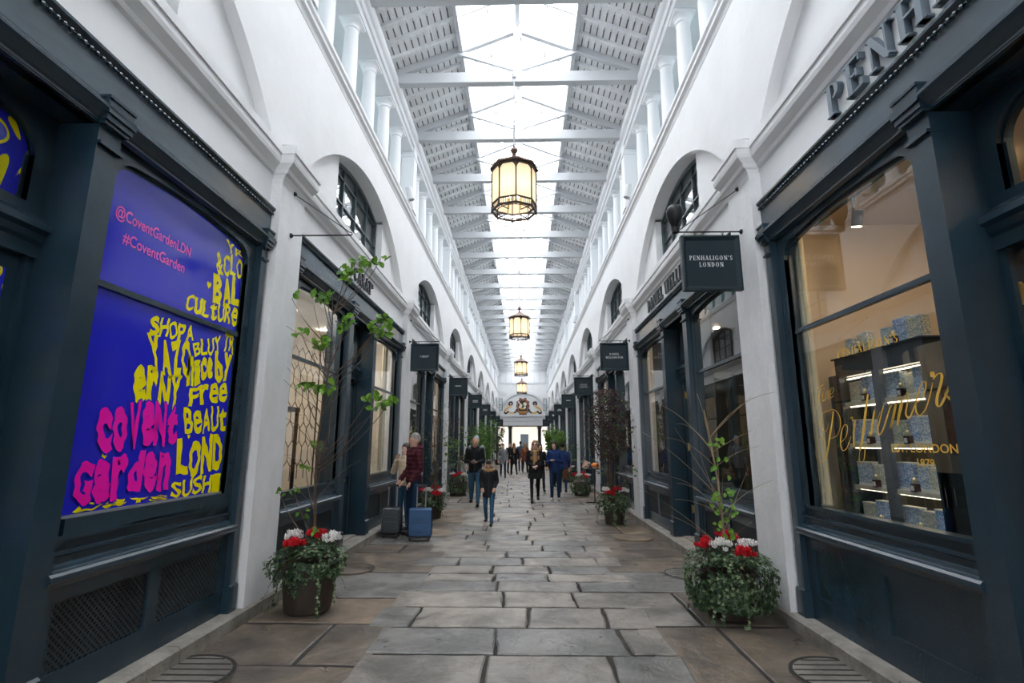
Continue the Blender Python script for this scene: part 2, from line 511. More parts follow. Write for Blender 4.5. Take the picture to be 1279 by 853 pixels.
# ================================================================== SETTING
# ---- paving: individual worn flags on a dark bed
def stone_mat(name, c1, c2, rough):
    m, n, out = new_mat(name)
    b = n.nodes.new('ShaderNodeBsdfPrincipled')
    b.inputs['Specular IOR Level'].default_value = 0.55
    tc = n.nodes.new('ShaderNodeTexCoord')
    t = n.nodes.new('ShaderNodeTexNoise'); t.inputs['Scale'].default_value = 1.7; t.inputs['Detail'].default_value = 8; t.inputs['Roughness'].default_value = 0.68
    t.inputs['Distortion'].default_value = 0.5
    n.links.new(tc.outputs['Object'], t.inputs['Vector'])
    r = n.nodes.new('ShaderNodeValToRGB')
    r.color_ramp.elements[0].position = 0.40; r.color_ramp.elements[0].color = (*c2, 1)
    r.color_ramp.elements[1].position = 0.60; r.color_ramp.elements[1].color = (*c1, 1)
    n.links.new(t.outputs['Fac'], r.inputs['Fac'])
    n.links.new(r.outputs['Color'], b.inputs['Base Color'])
    t3 = n.nodes.new('ShaderNodeTexNoise'); t3.inputs['Scale'].default_value = 3.5; t3.inputs['Detail'].default_value = 4
    n.links.new(tc.outputs['Object'], t3.inputs['Vector'])
    mr = n.nodes.new('ShaderNodeMapRange'); mr.inputs['From Min'].default_value = .3; mr.inputs['From Max'].default_value = .7
    mr.inputs['To Min'].default_value = rough - .13; mr.inputs['To Max'].default_value = rough + .15
    n.links.new(t3.outputs['Fac'], mr.inputs['Value'])
    n.links.new(mr.outputs[0], b.inputs['Roughness'])
    t2 = n.nodes.new('ShaderNodeTexNoise'); t2.inputs['Scale'].default_value = 7; t2.inputs['Detail'].default_value = 9; t2.inputs['Roughness'].default_value = .62
    t2.inputs['Distortion'].default_value = 0.8
    n.links.new(tc.outputs['Object'], t2.inputs['Vector'])
    bp = n.nodes.new('ShaderNodeBump'); bp.inputs['Strength'].default_value = 0.9; bp.inputs['Distance'].default_value = 0.018
    n.links.new(t2.outputs['Fac'], bp.inputs['Height'])
    n.links.new(bp.outputs['Normal'], b.inputs['Normal'])
    n.links.new(b.outputs[0], out.inputs['Surface'])
    return m

STONES = [stone_mat('flagstone_grey', (0.275, 0.250, 0.225), (0.120, 0.110, 0.100), .42),
          stone_mat('flagstone_pale', (0.335, 0.300, 0.262), (0.150, 0.136, 0.120), .44),
          stone_mat('flagstone_blue_grey', (0.225, 0.218, 0.208), (0.100, 0.098, 0.094), .38),
          stone_mat('flagstone_brown', (0.270, 0.200, 0.138), (0.110, 0.086, 0.066), .45),
          stone_mat('flagstone_dark_brown', (0.180, 0.142, 0.108), (0.075, 0.062, 0.052), .40)]

def build_floor():
    rnd = random.Random(11)
    mb = MB()
    def slab(x0, x1, y0, y1, mi, skew=0.0, dz=0.0):
        g = 0.011 + rnd.random() * .007
        x0 += g; x1 -= g; y0 += g * 1.5; y1 -= g * 1.5
        if x1 - x0 < .05 or y1 - y0 < .04: return
        j = lambda: rnd.uniform(-.012, .012)
        zt = [rnd.uniform(-.004, .003) + dz for _ in range(4)]
        # slightly wavy outline, 3 points a side, with rounded worn arris
        out = []
        for (ax, ay), (bx, by) in (((x0 + skew, y0), (x1 + skew, y0)), ((x1 + skew, y0), (x1 - skew, y1)), ((x1 - skew, y1), (x0 - skew, y1)), ((x0 - skew, y1), (x0 + skew, y0))):
            for q in range(4):
                f = q / 4
                out.append((ax + (bx - ax) * f + j() * (.9 if q else .5), ay + (by - ay) * f + j() * (.9 if q else .5)))
        cx = (x0 + x1) / 2; cy = (y0 + y1) / 2
        n = len(out)
        def z(px, py):
            u = (px - x0) / (x1 - x0); v = (py - y0) / (y1 - y0)
            return zt[0] * (1 - u) * (1 - v) + zt[1] * u * (1 - v) + zt[2] * u * v + zt[3] * (1 - u) * v
        ring0 = [(px, py, -.035) for px, py in out]
        ring1 = [(px, py, -.009 + z(px, py)) for px, py in out]
        ring2 = [(px + (cx - px) / max(.2, abs(cx - px)) * .014 * min(1, abs(cx - px) * 8), py + (cy - py) / max(.1, abs(cy - py)) * .014 * min(1, abs(cy - py) * 8), z(px, py)) for px, py in out]
        vs = ring0 + ring1 + ring2
        fs = [tuple(range(2 * n, 3 * n))]
        for a in (0, n):
            for i in range(n):
                k = (i + 1) % n
                fs.append((a + i, a + k, a + n + k, a + n + i))
        mb.add(vs, fs, mi)
    # course lines read from the paving, then continued
    ys = [-2.0, -1.2, -.45, .3, 1.0, 1.7, 2.4, 3.05, 3.62, 4.42, 5.02, 5.62, 6.18, 6.62, 6.98, 7.42, 7.93, 8.38, 8.84, 9.28, 9.80, 10.26, 10.86]
    while ys[-1] < 68: ys.append(ys[-1] + rnd.uniform(.42, .78))
    for i in range(len(ys) - 1):
        y0, y1 = ys[i], ys[i + 1]
        off = rnd.uniform(0, 1)
        xl = -1.25 + rnd.uniform(-.15, .15); xr = 1.30 + rnd.uniform(-.15, .15)
        x = xl
        while x < xr - .01:
            w = rnd.uniform(.62, 1.15)
            if x == xl: w = .35 + off * .8
            x2 = min(x + w, xr)
            if xr - x2 < .28: x2 = xr
            slab(x, x2, y0, y1, rnd.choice([0, 0, 1, 1, 2, 2, 0, 3 if rnd.random() < .3 else 0]), rnd.uniform(-.02, .02))
            x = x2
    # broad side flags with their own, larger rhythm
    for sgn in (-1, 1):
        y = -2.0
        while y < 68:
            h = rnd.uniform(.62, 1.25)
            xi = 1.08; xo = 2.60
            a, b_ = (xi, xo) if sgn > 0 else (-xo, -xi)
            if rnd.random() < .45:
                c = a + (b_ - a) * rnd.uniform(.35, .65)
                slab(a, c, y, y + h, rnd.choice([3, 4, 0, 4, 2]), 0, -.009); slab(c, b_, y, y + h * 1, rnd.choice([3, 4, 3, 4]), 0, -.009)
            else:
                slab(a, b_, y, y + h, rnd.choice([3, 4, 0, 4, 3, 2]), 0, -.009)
            y += h
    o = mb.build('floor', STONES, smooth=False); o['kind'] = 'structure'
    bed = MB(); bed.box(-2.75, 2.75, -3, 69, -.12, -.016)
    bed.build('floor_bed', M['mortar'], kind='structure')
    # open square beyond the arcade
    sq = MB(); sq.box(-30, 30, 69, 120, -.1, 0); sq.box(-30, -2.75, 55.5, 69, -.1, 0); sq.box(2.75, 30, 55.5, 69, -.1, 0)
    sq.build('floor_of_square', STONES[1], kind='structure')
build_floor()

# ---- kerb / step running under piers and shopfronts
def build_kerb(side):
    rnd = random.Random(5 + side)
    name = 'trim_1' if side < 0 else 'trim_2'
    mb = MB()
    y = YS
    while y < YEND:
        L = rnd.uniform(1.1, 1.9)
        y2 = min(y + L, YEND)
        a, b = W - .02, W + .32
        prof = [(side * b, -.05), (side * a, -.05), (side * (a - .004), KERB - .02), (side * (a + .018), KERB), (side * b, KERB)]
        mb.prism(prof, y + .004, y2 - .004, 'y')
        y = y2
    mb.box(min(side * (W + .02), side * (W + 1.0)), max(side * (W + .02), side * (W + 1.0)), YS, YEND, -.05, KERB - .004)
    o = mb.build(name, M['stone_kerb'], kind='structure')
build_kerb(-1); build_kerb(1)

# ---- upper wall with blind arches
ARC_A = 2.74; ARC_Z0 = 4.72; ARC_TOP = 6.14
ARC_R = (ARC_A ** 2 + (ARC_TOP - ARC_Z0) ** 2) / (2 * (ARC_TOP - ARC_Z0))
def arc_z(dy): return ARC_TOP - ARC_R + math.sqrt(max(0, ARC_R ** 2 - dy ** 2))
WIN_H = 1.24; D_WALL = 0.10; D_PANEL = 0.22; D_GLASS = 0.40

def build_walls(side):
    nm = 'wall_left' if side < 0 else 'wall_right'
    X = lambda d: side * (W + d)
    mb = MB()
    N = 28
    for k in range(-2, NB):
        yc = bay_y(k)
        ys = [yc - ARC_A + 2 * ARC_A * i / N for i in range(N + 1)]
        for i in range(N):
            ya, yb = ys[i], ys[i + 1]
            za, zb = arc_z(ya - yc), arc_z(yb - yc)
            mb.add([(X(D_WALL), ya, za), (X(D_WALL), yb, zb), (X(D_WALL), yb, 6.85), (X(D_WALL), ya, 6.85)], [(0, 1, 2, 3)])
            mid = (ya + yb) / 2 - yc
            dd = D_GLASS if abs(mid) < WIN_H else D_PANEL
            mb.add([(X(D_WALL), ya, za), (X(D_WALL), yb, zb), (X(dd), yb, zb), (X(dd), ya, za)], [(0, 1, 2, 3)])
        # recessed panels either side of the window
        for s2 in (-1, 1):
            n2 = 14
            for i in range(n2):
                a = WIN_H + (ARC_A - WIN_H) * i / n2; b = WIN_H + (ARC_A - WIN_H) * (i + 1) / n2
                mb.add([(X(D_PANEL), yc + s2 * a, 4.4), (X(D_PANEL), yc + s2 * b, 4.4), (X(D_PANEL), yc + s2 * b, arc_z(b)), (X(D_PANEL), yc + s2 * a, arc_z(a))], [(0, 1, 2, 3)])
            mb.add([(X(D_PANEL), yc + s2 * WIN_H, 4.4), (X(D_GLASS), yc + s2 * WIN_H, 4.4), (X(D_GLASS), yc + s2 * WIN_H, arc_z(WIN_H)), (X(D_PANEL), yc + s2 * WIN_H, arc_z(WIN_H))], [(0, 1, 2, 3)])
        # spandrel strip between neighbouring arches
        ya = yc + ARC_A; yb = yc + P - ARC_A
        mb.add([(X(D_WALL), ya, 4.4), (X(D_WALL), yb, 4.4), (X(D_WALL), yb, 6.85), (X(D_WALL), ya, 6.85)], [(0, 1, 2, 3)])
        if k == -2:
            mb.add([(X(D_WALL), YS, 4.4), (X(D_WALL), yc - ARC_A, 4.4), (X(D_WALL), yc - ARC_A, 6.85), (X(D_WALL), YS, 6.85)], [(0, 1, 2, 3)])
        # white fascia between shopfront and cornice
        x0, x1 = sorted((X(.115), X(.42)))
        mb.box(x0, x1, yc - BH, yc + BH, 4.03, 4.50)
        # closing wall behind lunette
    x0, x1 = sorted((X(1.15), X(1.25)))
    mb.box(x0, x1, YS, YEND, 3.95, 6.9)
    x0, x1 = sorted((X(.105), X(1.4)))
    mb.box(x0, x1, YS, YEND, 6.80, 6.95)
    mb.box(*sorted((X(.41), X(1.25))), YS, YEND, 4.36, 4.46)
    S(nm, mb, M['white'])
    # piers
    for k in range(-2, NB):
        y = pier_y(k)
        mp = MB()
        mp.box(*sorted((X(0), X(.42))), y - PH, y + PH, KERB, 4.50)
        S('pier', mp, M['white_worn'])
    # cornice: runs along the bays and breaks forward over each pier
    prof = [(.30, 4.36), (.10, 4.36), (.085, 4.40), (.07, 4.44), (.03, 4.46), (.02, 4.50), (-.035, 4.56), (-.045, 4.60), (-.045, 4.655), (-.06, 4.66), (-.06, 4.745), (-.045, 4.76), (.30, 4.775)]
    cm = MB()
    for k in range(-2, NB):
        yc = bay_y(k)
        cm.prism([(X(d + .055), z) for d, z in prof], yc - BH, yc + BH, 'y')
        yp = pier_y(k)
        e = .03
        # pier block: same mouldings, returned on both ends
        rows = [(0.0, 4.34), (-.012, 4.40), (-.03, 4.44), (-.06, 4.46), (-.07, 4.50), (-.125, 4.56), (-.135, 4.60), (-.135, 4.655), (-.15, 4.66), (-.15, 4.745), (-.135, 4.76), (.30, 4.79)]
        for i in range(len(rows) - 2):
            (d0, z0), (d1, z1) = rows[i], rows[i + 1]
            for (a, za), (b, zb) in (((d0, z0), (d1, z1)),):
                ring = lambda d, z: [(X(.30), yp - PH + d * .45, z), (X(d), yp - PH + d * .45, z), (X(d), yp + PH - d * .45, z), (X(.30), yp + PH - d * .45, z)]
                r0, r1 = ring(a, za), ring(b, zb)
                cm.add(r0 + r1, [(0, 1, 5, 4), (1, 2, 6, 5), (2, 3, 7, 6)])
        d = -.135
        cm.add([(X(.30), yp - PH + d * .45, 4.79), (X(d), yp - PH + d * .45, 4.76), (X(d), yp + PH - d * .45, 4.76), (X(.30), yp + PH - d * .45, 4.79)], [(0, 1, 2, 3)])
    S('cornice', cm, M['white'])
    # string course under the colonnade
    sm = MB()
    pr = [(.14, 6.74), (.095, 6.74), (.085, 6.78), (.075, 6.80), (.04, 6.83), (.035, 6.87), (.05, 6.90), (.02, 6.93), (.02, 6.985), (.05, 7.0), (1.4, 7.0), (1.4, 6.9), (.14, 6.9)]
    sm.prism([(X(d), z) for d, z in pr], YS, YEND, 'y')
    S('string_course', sm, M['white'])
    # colonnade entablature + gallery ceiling + outer glazing wall
    em = MB()
    pr = [(.44, 8.50), (.06, 8.50), (.05, 8.60), (.02, 8.62), (.02, 8.76), (-.02, 8.80), (-.04, 8.84), (-.04, 8.96), (.0, 9.0), (.0, 9.06), (.44, 9.3)]
    em.prism([(X(d), z) for d, z in pr], YS, YEND, 'y')
    em.box(*sorted((X(.40), X(1.4))), YS, YEND, 8.78, 8.86)
    S('beam', em, M['timber_white'])
build_walls(-1); build_walls(1)

# ---- columns and square posts of the colonnade
def build_colonnade():
    prof = [(.165, 0), (.165, .05), (.15, .06), (.155, .09), (.135, .12), (.125, .16), (.125, .3), (.124, .7), (.108, 1.28), (.106, 1.33), (.125, 1.345), (.125, 1.365), (.108, 1.38), (.110, 1.41), (.150, 1.455), (.165, 1.47)]
    base = MB(); base.lathe(prof, seg=20)
    base.box(-.175, .175, -.175, .175, 1.465, 1.505)
    M['column_white'] = principled('white_column_paint', (0.82, 0.83, 0.85), 0.5)
    me = base.mesh('column', M['column_white'], True)
    for side in (-1, 1):
        for k in range(-0, NB):
            for j in range(0, 6):
                y = pier_y(k) + j * P / 6
                if y < 1.0 or y > YEND - .3: continue
                if j == 0:
                    pm = MB()
                    pm.box(-.15, .15, -.165, .165, 0, 1.62)
                    pm.box(-.175, .175, -.19, .19, 0, .10); pm.box(-.17, .17, -.185, .185, 1.36, 1.42)
                    o = pm.build('square_post', M['column_white'], kind='structure')
                    o.location = (side * (W + .17), y, 7.0)
                    continue
                o = bpy.data.objects.new('column', me); COL.objects.link(o)
                o.location = (side * (W + .25), y, 7.0)
                o['kind'] = 'structure'
build_colonnade()

# ---- outer clerestory windows seen between the columns
def build_clerestory(side):
    X = lambda d: side * (W + d)
    pn = MB(); pn.box(*sorted((X(1.33), X(1.335))), YS, YEND, 7.0, 8.8)
    root = S('window_20' if side < 0 else 'window_21', pn, M['glass_side'])
    fr = MB()
    for k in range(int((YEND - YS) / 1.017)):
        y = YS + 1.017 * k
        fr.box(*sorted((X(1.28), X(1.38))), y - .05, y + .05, 7.0, 8.8)
    fr.box(*sorted((X(1.28), X(1.38))), YS, YEND, 7.0, 7.08)
    fr.box(*sorted((X(1.27), X(1.38))), YS, YEND, 7.98, 8.34)
    fr.build('window_frame', M['teal'], root)
build_clerestory(-1); build_clerestory(1)

# ---- lunette windows
def build_lunettes():
    D = D_GLASS
    def bars():
        fr = MB(); th = .028
        n = 20
        outer = [(-WIN_H + 2 * WIN_H * i / n) for i in range(n + 1)]
        for i in range(n):
            a, b = outer[i], outer[i + 1]
            fr.bar((D - .03, a, arc_z(a) - .03), (D - .03, b, arc_z(b) - .03), .06, .07)
        for y in (-WIN_H + .03, WIN_H - .03):
            fr.box(D - .06, D, y - .03, y + .03, 4.5, arc_z(y))
        for i in range(1, 4):
            y = -WIN_H + 2 * WIN_H * i / 4
            fr.box(D - .05, D, y - th / 2, y + th / 2, 4.5, arc_z(y) - .02)
        for z in (4.98, 5.42, 5.84):
            yl = WIN_H
            if z > arc_z(WIN_H): yl = math.sqrt(ARC_R ** 2 - (z - ARC_TOP + ARC_R) ** 2)
            fr.box(D - .045, D, -yl, yl, z - th / 2, z + th / 2)
        return fr.mesh('window_frame', M['frame_dark'])
    def pane():
        p = MB()
        n = 20
        vs = [(D - .01, -WIN_H, 4.5), (D - .01, WIN_H, 4.5)]
        vs += [(D - .01, WIN_H - 2 * WIN_H * i / n, arc_z(WIN_H - 2 * WIN_H * i / n)) for i in range(n + 1)]
        p.add(vs, [tuple(range(len(vs)))])
        return p.mesh('window_pane', M['glass_arch'])
    fm, pm = bars(), pane()
    # a dim plastered room stands behind each lunette
    num = 1
    for side in (-1, 1):
        for k in range(NB):
            r = thing('window_%d' % num, None, None, (side * W, bay_y(k), 0), 0 if side > 0 else PI, kind='structure')
            num += 1
            for nm2, me in (('window_frame', fm), ('window_pane', pm)):
                o = bpy.data.objects.new(nm2, me); COL.objects.link(o); o.parent = r
build_lunettes()

# ---- roof: trusses, boarded slopes, skylight
RS = 0.415                      # roof pitch (rise per run)
def roof_z(x): return 9.20 + RS * (W + .02 - abs(x))       # underside of the boards
def build_roof():
    # trusses every third of a bay
    tie = MB(); tie.box(-W - .05, W + .05, -.075, .075, 8.86, 9.09)
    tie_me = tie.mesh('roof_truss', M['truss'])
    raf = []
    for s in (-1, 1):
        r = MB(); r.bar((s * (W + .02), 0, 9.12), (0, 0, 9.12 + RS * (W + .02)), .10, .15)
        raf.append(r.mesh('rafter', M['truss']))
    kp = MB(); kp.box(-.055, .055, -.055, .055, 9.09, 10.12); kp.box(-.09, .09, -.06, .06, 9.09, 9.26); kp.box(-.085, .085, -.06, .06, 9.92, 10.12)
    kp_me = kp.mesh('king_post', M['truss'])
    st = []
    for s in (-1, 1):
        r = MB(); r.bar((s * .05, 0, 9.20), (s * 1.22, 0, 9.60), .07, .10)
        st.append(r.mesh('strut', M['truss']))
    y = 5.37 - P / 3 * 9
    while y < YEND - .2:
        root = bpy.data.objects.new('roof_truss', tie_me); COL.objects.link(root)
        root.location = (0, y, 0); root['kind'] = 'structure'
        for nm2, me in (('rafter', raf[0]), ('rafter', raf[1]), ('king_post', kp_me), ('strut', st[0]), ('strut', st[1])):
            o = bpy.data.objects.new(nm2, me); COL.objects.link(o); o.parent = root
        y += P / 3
    # boards along the slopes with dark open joints
    for s in (-1, 1):
        bm_ = MB(); 
        x_out = W + .35; x_in = 1.20; nb = 13
        for i in range(nb):
            xa = x_out - (x_out - x_in) * i / nb; xb = x_out - (x_out - x_in) * (i + 1) / nb + .012
            za, zb = roof_z(xa), roof_z(xb)
            bm_.add([(s * xa, YS, za), (s * xb, YS, zb), (s * xb, YEND, zb), (s * xa, YEND, za), (s * xa, YS, za + .03), (s * xb, YS, zb + .03), (s * xb, YEND, zb + .03), (s * xa, YEND, za + .03)],
                    [(0, 1, 2, 3), (4, 5, 6, 7), (0, 3, 7, 4), (1, 2, 6, 5)])
        bm_.build('ceiling_boards', M['board'], kind='structure')
        bk = MB(); bk.add([(s * (W + .5), YS, roof_z(W + .5) + .05), (s * 1.16, YS, roof_z(1.16) + .05), (s * 1.16, YEND, roof_z(1.16) + .05), (s * (W + .5), YEND, roof_z(W + .5) + .05),
                           (s * (W + 1.6), YS, roof_z(W + .5) - .1), (s * (W + 1.6), YEND, roof_z(W + .5) - .1)], [(0, 1, 2, 3), (0, 3, 5, 4)])
        bk.build('ceiling_backing', M['gap'], kind='structure')
        # small dark louvre slots in rows between the rafters
        sl = MB()
        yy = 1.0
        r_y = []
        step = P / 3 / 5
        k = 0
        while yy < 34:
            for i in range(1, nb):
                xa = x_out - (x_out - x_in) * i / nb
                if (i + k) % 1 == 0:
                    z = roof_z(xa) - .004
                    sl.add([(s * (xa - .012), yy + .06, z + .005), (s * (xa + .012), yy + .06, z - .005), (s * (xa + .012), yy + .30, z - .005), (s * (xa - .012), yy + .30, z + .005)], [(0, 1, 2, 3)])
            yy += step; k += 1
        sl.build('ceiling_slots', M['gap'], kind='structure')
        # common rafters under the boards
        cr = MB()
        yy = 5.37 - P * 3
        while yy < YEND:
            for q in range(1, 5):
                y0 = yy + q * P / 3 / 5
                cr.bar((s * (W + .30), y0, roof_z(W + .30) - .035), (s * 1.2, y0, roof_z(1.2) - .035), .055, .07)
            yy += P / 3
        cr.build('ceiling_rafters', M['board'], kind='structure')
        # purlin / skylight curb
        pc = MB(); pc.box(*sorted((s * 1.14, s * 1.22)), YS, YEND, roof_z(1.2) - .14, roof_z(1.2) + .10)
        pc.build('skylight_curb', M['truss'], kind='structure')
    # skylight: panes and slim glazing bars
    zr = roof_z(0) + .14; ze = roof_z(1.2) + .12
    pn = MB()
    for s in (-1, 1):
        pn.add([(s * 1.2, YS, ze), (0, YS, zr), (0, YEND, zr), (s * 1.2, YEND, ze)], [(0, 1, 2, 3)])
    root = S('window_30', pn, M['glass_roof'])
    bars = MB()
    y = YS
    while y < YEND:
        for s in (-1, 1):
            bars.bar((s * 1.2, y, ze - .02), (0, y, zr - .02), .035, .045)
        y += P / 3 / 3
    for s in (-1, 1):
        bars.bar((s * .60, YS, (ze + zr) / 2 - .015), (s * .60, YEND, (ze + zr) / 2 - .015), .025, .03)
    bars.box(-.05, .05, YS, YEND, zr - .06, zr + .02)
    bars.build('glazing_bars', M['truss'], root)
build_roof()

# ---- far end wall, portico and the pale building beyond
def build_end():
    m = MB()
    y0, y1 = YEND, YEND + .5
    HW = 3.6
    # arch recess in the end wall
    cz = 4.48; R = 2.30
    N = 30
    pts = [(-R * math.cos(PI * i / N), cz + R * math.sin(PI * i / N)) for i in range(N + 1)]
    for i in range(N):
        (xa, za), (xb, zb) = pts[i], pts[i + 1]
        m.add([(xa, y0, za), (xb, y0, zb), (xb, y0, 7.35), (xa, y0, 7.35)], [(0, 1, 2, 3)])
        m.add([(xa, y0, za), (xb, y0, zb), (xb, y0 + .16, zb), (xa, y0 + .16, za)], [(0, 1, 2, 3)])
    m.add([(-R, y0 + .16, cz)] + [(x, y0 + .16, z) for x, z in pts[1:-1]] + [(R, y0 + .16, cz)], [tuple(range(N + 1))])
    for s in (-1, 1):
        m.box(*sorted((s * R, s * HW)), y0, y1, 4.4, 7.35)
    m.box(-HW, HW, y0, y1, 7.35, 10.6)
    m.box(-HW, HW, y0 + .17, y1, 3.9, 7.35)
    S('wall_end', m, M['white'])
    t = MB()
    for i in range(N):   # moulded ring round the arch
        (xa, za), (xb, zb) = pts[i], pts[i + 1]
        f = 1.10
        oa = (xa * f, cz + (za - cz) * f); ob = (xb * f, cz + (zb - cz) * f)
        t.add([(xa, y0 - .05, za), (xb, y0 - .05, zb), (ob[0], y0 - .05, ob[1]), (oa[0], y0 - .05, oa[1]), (xa, y0, za), (xb, y0, zb), (ob[0], y0, ob[1]), (oa[0], y0, oa[1])],
              [(0, 1, 2, 3), (0, 1, 5, 4), (3, 2, 6, 7)])
    t.prism([(y0 + .2, 4.30), (y0 - .08, 4.30), (y0 - .12, 4.36), (y0 - .2, 4.40), (y0 - .2, 4.48), (y0 + .2, 4.5)], -W, W, 'x')
    t.box(-W + .05, W - .05, y0 - .05, y0 + .4, 3.90, 4.30)
    t.box(-W + .1, W - .1, y0 - .02, y0 + .4, 3.46, 3.88)
    # panelled band above the arch
    t.box(-W, W, y0 - .06, y0, 7.78, 7.95); t.box(-W, W, y0 - .05, y0, 9.02, 9.16)
    for i in range(9):
        x = -W + .1 + i * (2 * W - .2) / 8
        t.box(x - .04, x + .04, y0 - .04, y0, 7.9, 9.1)
    S('trim_3', t, M['timber_white'])
    s_ = MB(); s_.box(-W, W, y0 - .01, y0 + .45, 3.36, 3.46)
    S('beam', s_, principled('dark_lintel', (0.05, .045, .035), .6))
    dk = principled('dark_granite_column', (0.035, 0.032, 0.026), 0.45, noise_scale=20, noise_amt=.5)
    for x in (-1.32, 1.70):
        c = MB(); c.lathe([(.24, 0), (.24, .08), (.2, .1), (.19, 3.1), (.25, 3.22), (.25, 3.36)], seg=18)
        o = c.build('column', dk, smooth=True, kind='structure'); o.location = (x, y0 + .25, 0)
    for s in (-1, 1):  # pale flank walls of the opening
        b = MB(); b.box(*sorted((s * (W - .02), s * (W + .5))), y0 - .0, y0 + .5, 0, 3.5)
        S('pier', b, M['white'])
    # covered walk between the arcade and that building
    cv = MB(); cv.box(-5.5, 5.5, YEND + .5, 73.6, 5.2, 5.5)
    for x in (-5.3, 5.3):
        for yy in (60, 66, 72): cv.box(x - .2, x + .2, yy - .2, yy + .2, 0, 5.2)
    S('ceiling_of_covered_walk', cv, M['white'])
    # building across the square
    f = MB(); yb = 74
    cream = principled('cream_stucco', (0.62, 0.57, 0.50), .7, noise_scale=1.5, noise_amt=.06)
    f.box(-9, 9, yb, yb + 2, 0, 9)
    for x in (-1.75, 2.05): f.box(x - .16, x + .16, yb - .3, yb, 0, 4.2)
    f.box(-2.2, 2.5, yb - .35, yb, 4.2, 4.7)
    f.box(-3.2, 3.5, yb - .12, yb, 3.9, 4.0)
    for x in (-.75, 1.05): f.box(x - .06, x + .06, yb - .08, yb, 0, 3.3)
    f.box(-.81, 1.11, yb - .08, yb, 3.24, 3.36)
    tag(f.build('pale_building', cream), 'cream stucco building facade across the open square', 'building')
    d = MB(); d.box(-.38, .72, yb - .06, yb - .01, 0, 2.95); 
    bld = bpy.data.objects['pale_building']
    dr = d.build('door', principled('grey_blue_door', (0.02, 0.034, 0.048), .5), bld)
build_end()

# ---- the part of the arcade behind the camera: plain dark fronts and a closing wall
def build_behind():
    for side in (-1, 1):
        m = MB()
        for k in range(-2, 0):
            y = bay_y(k)
            m.box(*sorted((side * (W + .12), side * (W + .3))), y - BH, y + BH, KERB, 4.04)
        S('wall_behind_' + ('left' if side < 0 else 'right'), m, M['paint'])
    m = MB(); m.box(-4, 4, YS - .3, YS, 4.2, 11); m.box(-4, -2.3, YS - .3, YS, 0, 4.2); m.box(2.3, 4, YS - .3, YS, 0, 4.2)
    S('wall_back', m, M['white'])
    m = MB(); m.box(-2.7, 2.7, YS, -2.0, -.1, 0)
    S('floor_behind', m, STONES[0])
build_behind()

# ================================================================== SHOPFRONTS
WY0, WY1 = 0.80, 2.49         # window opening, distance from bay centre
WZ0, WZT = 1.06, 3.54
def top_z(u, h, zt, r=.14, rise=.06):
    z = zt - rise * (u / h) ** 2
    e = abs(u) - (h - r)
    if e > 0: z -= r - math.sqrt(max(0, r * r - e * e))
    return z

def arched_plate(mb, d, ya, yb, oy0, oy1, oz0, ozt, ztop, r=.14, rise=.06, back=.10, zbot=None):
    """flat joinery plate at depth d with one arched opening, plus the reveal of that opening"""
    zbot = oz0 if zbot is None else zbot
    c = (oy0 + oy1) / 2; h = (oy1 - oy0) / 2
    n = 26
    us = [-h + 2 * h * (1 - math.cos(PI * i / n)) / 2 for i in range(n + 1)]
    mb.box(d, d + .05, ya, oy0, zbot, ztop); mb.box(d, d + .05, oy1, yb, zbot, ztop)
    if zbot < oz0: mb.box(d, d + .05, oy0, oy1, zbot, oz0)
    for i in range(n):
        a, b = us[i], us[i + 1]
        za, zb = top_z(a, h, ozt, r, rise), top_z(b, h, ozt, r, rise)
        mb.add([(d, c + a, za), (d, c + b, zb), (d, c + b, ztop), (d, c + a, ztop)], [(0, 1, 2, 3)])
        mb.add([(d, c + a, za), (d, c + b, zb), (d + back, c + b, zb), (d + back, c + a, za)], [(0, 1, 2, 3)])
        # thin inner moulding bead
        mb.add([(d + .035, c + a * .985, za - .022), (d + .035, c + b * .985, zb - .022), (d + .035, c + b, zb), (d + .035, c + a, za)], [(0, 1, 2, 3)])
    zs = top_z(h, h, ozt, r, rise)
    for s, y in ((1, oy0), (-1, oy1)):
        mb.add([(d, y, oz0), (d + back, y, oz0), (d + back, y, zs), (d, y, zs)], [(0, 1, 2, 3)])
        mb.box(d + .035, d + .055, min(y, y + s * .022), max(y, y + s * .022), oz0, zs)

def arched_pane(d, oy0, oy1, oz0, ozt, r=.14, rise=.06):
    c = (oy0 + oy1) / 2; h = (oy1 - oy0) / 2; n = 26
    us = [-h + 2 * h * (1 - math.cos(PI * i / n)) / 2 for i in range(n + 1)]
    p = MB()
    vs = [(d, oy0, oz0), (d, oy1, oz0)] + [(d, c + u, top_z(u, h, ozt, r, rise)) for u in reversed(us)]
    p.add(vs, [tuple(range(len(vs)))])
    return p

